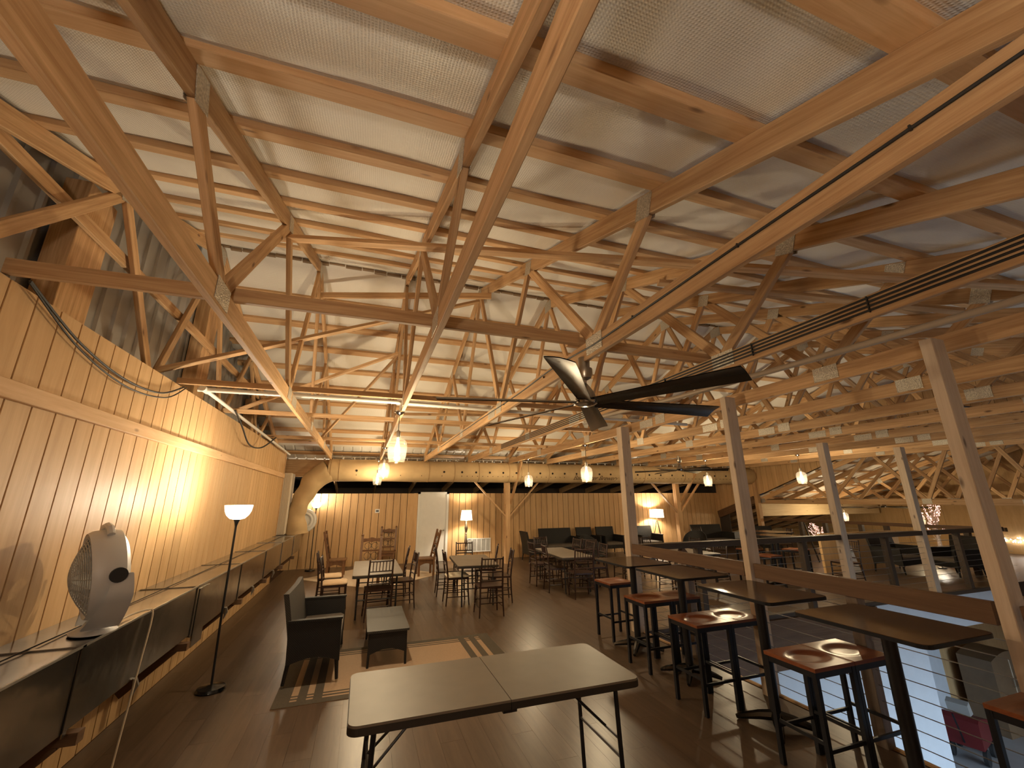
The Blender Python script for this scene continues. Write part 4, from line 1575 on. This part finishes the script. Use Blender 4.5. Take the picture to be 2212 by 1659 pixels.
def make_stool(h=0.70):
    t = thing('bar_stool', '', 'stool', (0, 0, 0), group='wood seated steel bar stools')
    a = 0.193

    def f(u, v):
        x = -a + 2 * a * u
        y = -a + 2 * a * v
        r2 = (x / 0.14) ** 2 + ((y + 0.0) / 0.10) ** 2
        dip = 0.016 / (1 + math.exp((r2 - 1.0) * 5))
        return (x, y, h - dip)
    mb = MB()
    mb.grid(f, 26, 26)
    # rim down to the underside
    n = 26
    edge = [(i, 0) for i in range(n)] + [(n, j) for j in range(n)] + [(n - i, n) for i in range(n)] + [(0, n - j) for j in range(n)]
    base = len(mb.v)
    for (i, j) in edge:
        p = f(i / n, j / n)
        mb.v.append((p[0], p[1], h - 0.024))
    m = len(edge)
    for k in range(m):
        k2 = (k + 1) % m
        i0 = edge[k][0] * (n + 1) + edge[k][1]
        i1 = edge[k2][0] * (n + 1) + edge[k2][1]
        mb.f.append((i0, i1, base + k2, base + k))
    mb.f.append(tuple(base + k for k in range(m)))
    mb.build('seat', 'stoolseat', t, True)
    st = 'bluesteel'
    for s in (-1, 1):
        MB().bx(-a, a, s * (a - 0.012) - 0.008, s * (a - 0.012) + 0.008, h - 0.062, h - 0.024).build('apron', st, t)
        MB().bx(s * (a - 0.012) - 0.008, s * (a - 0.012) + 0.008, -a + 0.02, a - 0.02, h - 0.062, h - 0.024).build('apron', st, t)
        for q in (-1, 1):
            MB().bar((s * (a - 0.016), q * (a - 0.016), h - 0.024), (s * (a - 0.015), q * (a - 0.015), 0), 0.03, 0.03, upv=(0, 1, 0)).build('leg', st, t)
    for s in (-1, 1):
        k = a - 0.016
        MB().bar((-k, s * k, 0.23), (k, s * k, 0.23), 0.014, 0.022).build('foot_rail', st, t)
        MB().bar((s * k, -k, 0.27), (s * k, k, 0.27), 0.014, 0.022).build('foot_rail', st, t)
    return t


sp = index_kids(make_stool())
stools = [(3.42, 5.48, 2, 'single stool with orange brown seat at the far end table'),
          (3.22, 4.46, 1, 'left stool of the pair at the second bar table'), (3.61, 4.46, 0, 'right stool of the pair at the second bar table, half hidden'),
          (3.11, 3.55, 0, 'left stool of the pair at the third bar table'), (3.50, 3.55, 0, 'right stool of the pair with bright dished seat at the third bar table'),
          (3.12, 2.50, 0, 'left stool of the pair at the nearest bar table'), (3.51, 2.50, 0, 'right stool of the pair at the nearest bar table'),
          (3.52, 1.47, 0, 'stool cut off by the right picture edge'),
          (7.75, 6.7, 10, 'stool behind the far railing left of the bar table'), (8.3, 7.6, 0, 'stool on the far side of the bar table behind the far railing'), (9.2, 7.2, 12, 'stool right of the bar table behind the far railing')]
for i, (x, y, rz, lab) in enumerate(stools):
    if i == 0:
        sp.location = (x, y, 0.002)
        sp.rotation_euler = (0, 0, R(rz))
        sp['label'] = lab
    else:
        dup(sp, (x, y, 0.002), R(rz), lab)


# ---- wicker seats
def make_wicker(wd, label, loc, rotz, cushion='seatgrey', dp=0.60, back='wicker', group=None, H=0.87, arm=0.60, legs=True):
    """faces local +y, seat width wd"""
    t = thing('wicker_seat', label, 'wicker seat', loc, R(rotz), group)
    hw = wd / 2
    yb, yf = -dp / 2, dp / 2

    # arms: panels with an arched lower edge
    for s in (-1, 1):
        poly = [(yb, 0.20), (yb - 0.02, arm), (yf - 0.01, arm), (yf, 0.20)]
        for i in range(1, 8):
            u = i / 8
            poly.append((yf - dp * u, 0.20 + 0.055 * math.sin(math.pi * u)))
        mb = MB().prism(poly, 0, s * hw - (0.05 if s > 0 else 0), s * hw + (0.05 if s < 0 else 0))
        a = mb.build('arm', 'wicker', t)
        MB().bx(s * hw - (0.06 if s > 0 else 0.01), s * hw + (0.06 if s < 0 else 0.01), yb - 0.02, yf, arm, arm + 0.018).build('arm_cap', 'wicker', a)

    def fb(u, v):
        x = (-hw + 0.02) + (wd - 0.04) * u
        z = 0.22 + (H - 0.22) * v
        y = yb - 0.005 - 0.13 * max(0, v - 0.25) ** 1.1 + 0.015 * math.cos((u - 0.5) * math.pi)
        return (x, y, z)
    mb = MB()
    mb.grid(fb, 10, 8)
    mb.grid(lambda u, v: (fb(u, v)[0], fb(u, v)[1] + 0.05, fb(u, v)[2]), 10, 8)
    rim = [(fb(u, 1)) for u in [i / 10 for i in range(11)]]
    for i in range(10):
        p, q = rim[i], rim[i + 1]
        mb.add([p, q, (q[0], q[1] + 0.05, q[2]), (p[0], p[1] + 0.05, p[2])], [(0, 1, 2, 3)])
    for u in (0, 1):
        for j in range(8):
            p, q = fb(u, j / 8), fb(u, (j + 1) / 8)
            mb.add([p, q, (q[0], q[1] + 0.05, q[2]), (p[0], p[1] + 0.05, p[2])], [(0, 1, 2, 3)])
    mb.build('backrest', back, t)
    mb = MB().prism([(yb + 0.03, 0.24), (yb + 0.03, 0.33), (yf - 0.01, 0.33), (yf - 0.01, 0.22), (yf - 0.03, 0.22), (yf - 0.03, 0.24)], 0, -hw + 0.05, hw - 0.05)
    mb.build('seat_base', 'wicker', t)
    MB().prism([(yb + 0.05, 0.333), (yb + 0.05, 0.40), (yf - 0.05, 0.405), (yf - 0.01, 0.385), (yf - 0.01, 0.333)], 0, -hw + 0.055, hw - 0.055).build('cushion', cushion, t)
    for s in (-1, 1):
        for y in (yb + 0.02, yf - 0.03):
            l = MB().tube([(s * (hw - 0.025), y, 0.24), (s * (hw - 0.02), y + (0.02 if y > 0 else -0.03), 0.03)], [0.022, 0.016], 8).build('leg', 'wicker', t)
            MB().tube([(s * (hw - 0.02), y + (0.02 if y > 0 else -0.03), 0.032), (s * (hw - 0.02), y + (0.02 if y > 0 else -0.03), 0.0)], [0.014, 0.011], 8).build('foot_cap', 'nickel', l)
    return t


make_wicker(1.16, 'dark wicker loveseat on the striped rug near the torchiere', (-0.34, 5.80, 0.004), -90, dp=0.50, back='wickergrey', H=0.86, arm=0.59)
GW = 'dark wicker seats along the far wall'
make_wicker(1.20, 'dark wicker loveseat against the far wall beside the pine column', (6.15, 12.95, 0.002), 180, group=GW)
make_wicker(0.62, 'dark wicker armchair seen from the side left of the far loveseat', (5.05, 12.35, 0.002), -90, group=GW)
make_wicker(0.62, 'dark wicker armchair at the far wall behind the barrel chair', (7.25, 12.98, 0.002), 180, group=GW)
make_wicker(0.72, 'dark wicker armchair at the far wall beside the first railing post', (8.05, 12.95, 0.002), 180, group=GW)
make_wicker(0.86, 'dark wicker seat at the far wall just right of the first railing post', (9.45, 12.8, 0.002), 178, group=GW)
make_wicker(1.32, 'dark wicker loveseat right of the second pine column', (12.0, 12.45, 0.002), 176, group=GW)
make_wicker(0.70, 'dark wicker armchair right of the second tall railing post', (13.30, 6.45, 0.002), 70, group='wicker seats at the right end', H=0.9)
make_wicker(1.15, 'dark wicker loveseat at the half wall behind the right railing', (12.72, 7.22, 0.002), 185, group='wicker seats at the right end', H=0.9)
make_wicker(0.60, 'dark wicker armchair by the corner column of the wing', (12.9, 11.0, 0.002), 150, group='wicker seats at the right end')

# barrel chair
for (x, y, rz, lab) in ((6.05, 10.6, 200, 'dark round backed barrel chair in front of the far wicker armchairs'), (9.75, 10.9, 120, 'dark round backed chair beside the tripod lamp')):
    t = thing('barrel_chair', lab, 'chair', (x, y, 0.002), R(rz), 'round backed chairs')

    def fs_(u, v):
        a = math.pi * (1.0 + u)
        top = 0.46 + 0.36 * math.sin(math.pi * u) ** 0.7
        z = 0.30 + (top - 0.30) * v
        r = 0.30 + 0.05 * v
        return (r * math.cos(a), r * math.sin(a) * 0.95, z)
    mb = MB()
    mb.grid(fs_, 22, 8)
    mb.grid(lambda u, v: (fs_(u, v)[0] * 0.92, fs_(u, v)[1] * 0.92, fs_(u, v)[2]), 22, 8)
    mb.build('shell', 'wicker', t, True)
    MB().tube([fs_(i / 22, 1.0) for i in range(23)], 0.018, 8).build('top_rim', 'wicker', t, True)
    MB().lathe([(0.28, 0.30), (0.30, 0.33), (0.28, 0.40), (0.0, 0.41)], 24).build('seat', 'wicker', t, True)
    for k in range(4):
        a = math.radians(45 + 90 * k)
        MB().tube([(0.22 * math.cos(a), 0.22 * math.sin(a), 0.31), (0.27 * math.cos(a), 0.27 * math.sin(a), 0)], 0.014, 8).build('leg', 'black', t)

# wicker coffee table
t = thing('coffee_table', 'small dark wicker coffee table on the striped rug', 'table', (0.41, 6.03, 0.004))
MB().prism(rounded(-0.235, 0.235, -0.555, 0.555, 0.02), 2, 0.345, 0.368).build('tabletop', 'wickergrey', t)
for s in (-1, 1):
    poly = [(-0.20, 0.345), (0.20, 0.345), (0.195, 0.13)]
    for i in range(1, 8):
        u = i / 8
        poly.append((0.195 - 0.39 * u, 0.13 + 0.05 * math.sin(math.pi * u)))
    poly.append((-0.195, 0.13))
    MB().prism(poly, 1, s * 0.53 - 0.012, s * 0.53 + 0.012).build('end_panel', 'wicker', t)
    poly = [(-0.52, 0.345), (0.52, 0.345), (0.515, 0.13)]
    for i in range(1, 8):
        u = i / 8
        poly.append((0.515 - 1.03 * u, 0.13 + 0.06 * math.sin(math.pi * u)))
    poly.append((-0.515, 0.13))
    MB().prism(poly, 0, s * 0.20 - 0.010, s * 0.20 + 0.010).build('side_panel', 'wicker', t)
    for q in (-1, 1):
        MB().tube([(s * 0.195, q * 0.52, 0.34), (s * 0.205, q * 0.535, 0.0)], [0.018, 0.013], 8).build('leg', 'wicker', t)

# ---- rugs
t = thing('striped_rug', 'tan rug with dark striped border under the wicker loveseat', 'rug', (0.58, 5.52, 0.0))
hx_, hy_ = 1.205, 0.72
MB().bx(-hx_, hx_, -hy_, hy_, 0.002, 0.0065).build('field', 'rugtan', t)
for s in (-1, 1):
    for a, b in ((0, 0.10), (0.135, 0.165), (0.20, 0.225)):
        y0, y1 = s * (hy_ - a), s * (hy_ - b)
        MB().bx(-hx_, hx_, min(y0, y1), max(y0, y1), 0.0066, 0.0076).build('stripe', 'rugdark', t)
    for a, b in ((0, 0.14), (0.20, 0.28), (0.34, 0.42)):
        x0, x1 = s * (hx_ - a), s * (hx_ - b)
        MB().bx(min(x0, x1), max(x0, x1), -hy_, hy_, 0.0068, 0.0080).build('stripe', 'rugdark', t)
t = tag(MB().prism(rounded(-1.12, 1.12, -1.27, 1.27, 0.03, 3), 2, 0.002, 0.008).build('cream_rug', 'rugcream'), 'plain cream rug set at an angle before the far wall', 'rug')
t.location = (0.41, 11.57, 0)
t.rotation_euler = (0, 0, R(42))


# ---- carved wooden chairs
def make_oak(label, loc, rotz, group='carved wooden chairs on the cream rug'):
    t = thing('carved_chair', label, 'chair', loc, R(rotz), group)
    w, d, sh, H = 0.23, 0.21, 0.40, 1.02
    MB().prism(rounded(-w - 0.01, w + 0.01, -d, d + 0.02, 0.015, 3), 2, sh - 0.03, sh).build('seat', 'oak', t)
    for s in (-1, 1):
        board('front_leg', (s * (w - 0.03), d - 0.03, 0), (s * (w - 0.03), d - 0.03, sh - 0.03), 0.05, 0.05, 'oak', t, local=True)
        p = MB().bar((s * (w - 0.025), -d + 0.03, 0), (s * (w - 0.025), -d + 0.03, sh + 0.02), 0.05, 0.05, upv=(0, 1, 0))
        p.bar((s * (w - 0.025), -d + 0.03, sh), (s * (w - 0.025), -d - 0.11, H), 0.05, 0.045, upv=(0, 1, 0))
        o = p.build('back_post', 'oak', t)
        MB().lathe([(0.022, 0), (0.03, 0.015), (0.022, 0.04), (0.0, 0.05)], 10, (s * (w - 0.025), -d - 0.11, H)).build('finial', 'oak', o, True)
        # scalloped aprons at sides
        poly = [(-d + 0.05, sh - 0.03), (d - 0.05, sh - 0.03), (d - 0.05, sh - 0.16)]
        for i in range(1, 8):
            u = i / 8
            poly.append((d - 0.05 - (2 * d - 0.10) * u, sh - 0.16 + 0.05 * math.sin(math.pi * u)))
        poly.append((-d + 0.05, sh - 0.16))
        MB().prism(poly, 0, s * (w - 0.03) - 0.010, s * (w - 0.03) + 0.010).build('apron', 'oak', t)
    poly = [(-w + 0.05, sh - 0.03), (w - 0.05, sh - 0.03), (w - 0.05, sh - 0.15)]
    for i in range(1, 8):
        u = i / 8
        poly.append((w - 0.05 - (2 * w - 0.10) * u, sh - 0.15 + 0.05 * math.sin(math.pi * u)))
    poly.append((-w + 0.05, sh - 0.15))
    MB().prism(poly, 1, d - 0.04, d - 0.02).build('apron', 'oak', t)
    yb = lambda z: -d + 0.03 - 0.14 * (z - sh) / (H - sh)
    # wavy crest and rails
    poly = []
    for i in range(13):
        u = i / 12
        poly.append((-w + 0.05 + (2 * w - 0.1) * u, H - 0.055 + 0.022 * math.sin(math.pi * u) + 0.008 * math.cos(4 * math.pi * u)))
    for i in range(13):
        u = 1 - i / 12
        poly.append((-w + 0.05 + (2 * w - 0.1) * u, H - 0.125 + 0.012 * math.sin(2 * math.pi * u) ** 2))
    MB().prism(poly, 1, yb(H - 0.09) - 0.012, yb(H - 0.09) + 0.012).build('crest_rail', 'oak', t)
    for z in (0.72, 0.50):
        MB().bx(-w + 0.04, w - 0.04, yb(z) - 0.012, yb(z) + 0.012, z - 0.02, z + 0.02).build('back_rail', 'oak', t)
    for z0, z1 in ((0.74, H - 0.12), (0.52, 0.70)):
        zm = (z0 + z1) / 2
        hh = (z1 - z0) / 2
        MB().tube([(0, yb(z0), z0), (0, yb(z1), z1)], 0.005, 6).build('iron_scroll', 'black', t)
        for s in (-1, 1):
            for q in (-1, 1):
                pts = []
                for i in range(15):
                    a = math.pi * i / 14
                    x = s * (0.075 - 0.065 * math.cos(a))
                    z = zm + q * (hh * 0.08 + hh * 0.75 * math.sin(a))
                    pts.append((x, yb(z), z))
                MB().tube(pts, 0.005, 5).build('iron_scroll', 'black', t)
    return t


make_oak('carved wooden chair seen from the side at the left, facing the cream rug', (-0.48, 11.85, 0.008), -92)
make_oak('dark carved wooden chair with iron scrolls behind the left grey table', (0.26, 10.15, 0.002), 176)
make_oak('pale carved wooden chair with iron scrolls standing against the far wall', (0.78, 13.1, 0.002), 172)
make_oak('carved wooden chair seen from the side in front of the white door', (1.62, 11.30, 0.008), 92)
wire('wall_cable', [(0.12, 13.40, 0.02), (0.10, 13.35, 0.5)], 0.006, 'thin dark cord on the far wall by the carved chairs', 'cable', 'cord')

# ---- near railing
PX = 3.86
t = thing('near_railing', 'stained timber railing with steel cables along the bar tables', 'railing', (PX, 3.5, 0))
for a, b in ((-0.2, 1.585), (1.71, 3.44), (3.565, 5.50)):
    board('top_rail', (PX - 0.06, a, 1.095), (PX - 0.06, b, 1.095), 0.05, 0.135, 'rail', t)
for yy in (0.6, 2.58, 4.5):
    board('short_post', (PX, yy, 0.0), (PX, yy, 1.03), 0.09, 0.09, 'greypost', t)
for k in range(9):
    z = 0.10 + 0.104 * k
    mb = MB().tube([(PX, -0.2, z), (PX, 5.5, z)], 0.0035, 5)
    wbuild(mb, 'cable', 'wire', t)


def tall_post(x, y, label, h, w=0.15, d=0.075):
    t = board('tall_post', (x, y, 0), (x, y, h), w, d, 'postx', upv=(0, 1, 0))
    return tag(t, label, 'post', 'tall posts of the railings')


tall_post(PX - 0.03, 1.646, 'tall rough post nearest the camera at right', 2.90)
tall_post(PX - 0.03, 3.50, 'tall rough post in the middle of the near railing', 2.90)
tall_post(PX - 0.03, 5.58, 'tall rough post at the corner of the two railings', 2.90, d=0.13)
tall_post(8.36, 5.60, 'tall pale post on the far railing, left of the two', 2.82, d=0.13)
tall_post(10.72, 5.62, 'tall pale post on the far railing, right of the two', 2.82, d=0.13)

# ---- far railing
t = thing('far_railing', 'weathered timber railing with steel cables along the far deck edge', 'railing', (8.5, 5.6, 0))
for a, b in ((3.97, 8.26), (8.46, 10.62), (10.82, 13.5)):
    board('top_rail', (a, 5.60, 1.10), (b, 5.60, 1.10), 0.13, 0.085, 'railgrey', t)
for x in (5.05, 6.18, 7.33, 9.53, 11.83, 13.0):
    board('short_post', (x, 5.60, 0), (x, 5.60, 1.06), 0.10, 0.10, 'railgrey', t)
board('knee_block', (4.95, 5.60, 0.80), (4.72, 5.60, 1.05), 0.08, 0.08, 'rail', t, upv=(0, 1, 0))
for k in range(9):
    z = 0.10 + 0.104 * k
    mb = MB().tube([(3.95, 5.60, z), (13.4, 5.60, z)], 0.0035, 5)
    wbuild(mb, 'cable', 'wire', t)
# ---- back railing between deck and wing
t = thing('back_railing', 'dark timber railing at the back, between deck and wing', 'railing', (14.0, 9, 0))
board('top_rail', (14.0, 5.7, 1.06), (14.0, 11.6, 1.06), 0.10, 0.085, 'rail', t)
for yy in (6.4, 7.3, 8.1, 8.75, 9.8, 10.6):
    board('short_post', (14.0, yy, 0), (14.0, yy, 1.02), 0.11, 0.11, 'railgrey', t)
for k in range(6):
    z = 0.15 + 0.15 * k
    mb = MB().tube([(14.0, 5.7, z), (14.0, 11.6, z)], 0.0035, 5)
    wbuild(mb, 'cable', 'wire', t)
t = thing('stair_handrail', 'dark sloping stair handrails behind the far railing', 'handrail', (12.9, 9, 0))
for q in (0, 1):
    mb = MB().tube([(13.75, 10.3 - q * 1.2, 1.0), (12.62, 9.2 - q * 0.9, 0.012)], 0.022, 8)
    wbuild(mb, 'rail', 'black', t)

# ---- half wall, leaning board and wing decorations
o = struct(MB().bx(10.9, 13.9, 7.82, 7.88, 0, 0.92).build('wall_half', 'osb'), 'low plywood wall at the back of the far deck')
o = MB().prism([(0, 0), (0.05, 0.0), (0.02, 0.62), (-0.0, 0.62)], 0, -0.16, 0.16).build('leaning_board', 'paper')
o.location = (11.75, 7.66, 0.002)
o.rotation_euler = (R(-12), 0, 0)
tag(o, 'white panel leaning against the low plywood wall', 'board')


def lit_tree(loc, h, label, bulbs, seed, spread=0.22, only=None):
    t = thing('twig_tree', label, 'lit tree', loc, 0, 'twig trees with fairy lights')
    rnd = random.Random(seed)
    pot = MB().lathe([(0.10, 0), (0.13, 0.02), (0.14, 0.16), (0.12, 0.17), (0.0, 0.165)], 16).build('pot', 'trunk', t, True)
    MB().tube([(0, 0, 0.15), (0.02, 0, h * 0.35), (0, 0, h * 0.6)], [0.05, 0.045, 0.02], 8).build('trunk', 'trunk', t, True)
    mb = MB()
    tips = []
    for i in range(26):
        a = rnd.uniform(0, 6.28)
        z0 = h * rnd.uniform(0.3, 0.58)
        r1 = rnd.uniform(0.5, 1.0) * spread
        z1 = min(h, z0 + h * rnd.uniform(0.15, 0.42))
        p0, p1, p2 = Vector((0, 0, z0)), Vector((r1 * 0.45 * math.cos(a), r1 * 0.45 * math.sin(a), (z0 + z1) / 2 - 0.02)), Vector((r1 * math.cos(a), r1 * math.sin(a), z1))
        mb.tube([p0, p1, p2], [0.012, 0.008, 0.004], 5)
        tips += [p0.lerp(p2, 0.5 + 0.5 * rnd.random()) for _ in range(bulbs // 26 + 1)] + [p2]
    b = mb.build('twigs', 'trunk', t)
    b['kind'] = 'stuff'
    mb = MB()
    for p in tips:
        mb.lathe([(0.0, -0.010), (0.009, 0.0), (0.0, 0.010)], 6, tuple(p + Vector((rnd.uniform(-1, 1), rnd.uniform(-1, 1), rnd.uniform(-1, 1))) * 0.02))
    o = mb.build('fairy_lights', 'fairy', t)
    o['kind'] = 'stuff'
    return t


lit_tree((14.7, 10.55, 0), 1.15, 'twig tree with pinkish fairy lights left of the pale railing posts', 160, 1, 0.3)
lit_tree((15.1, 7.55, 0), 1.9, 'tall twig tree with pinkish fairy lights behind the right tall post', 240, 2, 0.26)
# bright strings of lights on the wing wall
for lab, P, n in (('bright white string of lights on the far plywood wall at right', [(20.2, 8.4, 0.45), (20.2, 7.6, 0.42), (20.2, 6.6, 0.38)], 70), ):
    t = thing('string_lights', lab, 'string lights', P[0])
    mb = MB().tube(P, 0.006, 5)
    wbuild(mb, 'wire', 'cable', t)
    rnd = random.Random(4)
    mb = MB()
    for i in range(n):
        u = rnd.random()
        p = Vector(P[0]).lerp(Vector(P[2]), u) + Vector((-0.03, 0, rnd.uniform(-0.09, 0.07)))
        mb.lathe([(0.0, -0.02), (0.018, 0.0), (0.0, 0.02)], 6, tuple(p))
    o = wbuild(mb, 'bulbs', 'fairyw', t)
    o['kind'] = 'stuff'
t = thing('spot_lamp', 'bright bare lamp glaring behind the right tall post', 'lamp', (14.45, 7.30, 0))
MB().lathe([(0.09, 0), (0.09, 0.02), (0.015, 0.03)], 16).build('base', 'black', t)
MB().tube([(0, 0, 0.02), (0, 0, 0.42)], 0.010, 8).build('stem', 'black', t)
MB().lathe([(0.0, 0.42), (0.035, 0.44), (0.045, 0.48), (0.035, 0.52), (0.0, 0.53)], 16).build('bulb', 'fairyw', t, True)
l = point_light('lamp_light', (0, 0, 0.48), 10, (1, 0.86, 0.68), 0.06)
l.parent = t
t = tag(MB().tube([(20.2, 7.3, -0.25), (20.1, 7.3, -0.25)], 0.13, 16).build('wall_light', 'white', None, True), 'small white round fitting on the far plywood wall', 'fitting')

# ---- lower level things
t = thing('red_cart', 'red hand cart on the lower floor at right', 'cart', (12.0, 6.35, -3.2), R(15))
mb = MB().prism([(-0.42, 0.28), (-0.40, 0.72), (-0.30, 0.78), (0.35, 0.62), (0.45, 0.50), (0.36, 0.26)], 1, -0.26, 0.26)
mb.build('tub', 'red', t)
MB().prism([(-0.30, 0.79), (-0.36, 0.98), (-0.20, 1.02), (-0.08, 0.78)], 1, -0.16, 0.16).build('pale_bag', 'greyplastic', t)
for sx in (-0.28, 0.26):
    for sy in (-0.24, 0.24):
        MB().tube([(sx, sy - 0.03, 0.14), (sx, sy + 0.03, 0.14)], 0.14, 18).build('wheel', 'rubber', t, True)
MB().tube([(-0.42, 0, 0.34), (-0.75, 0, 0.9)], 0.015, 8).build('handle', 'black', t)
t = thing('storage_cabinet', 'brown round topped cabinet on the lower floor', 'cabinet', (14.05, 6.7, -3.2))
poly = [(-0.55, 0.0), (0.75, 0.0), (0.75, 1.45)] + [(0.75 - 1.3 * i / 10, 1.45 + 0.14 * math.sin(math.pi * i / 10)) for i in range(1, 10)] + [(-0.55, 1.45)]
MB().prism(poly, 1, -0.3, 0.3).build('body', 'brownbox', t)
MB().bx(0.10, 0.12, -0.31, -0.30, 0.1, 1.45).build('door_gap', 'cushionw', t)
for xx in (0.03, 0.19):
    MB().tube([(xx, -0.31, 0.9), (xx, -0.345, 0.92), (xx, -0.345, 1.05), (xx, -0.31, 1.07)], 0.008, 6).build('handle', 'nickel', t)

bpy.context.view_layer.update()
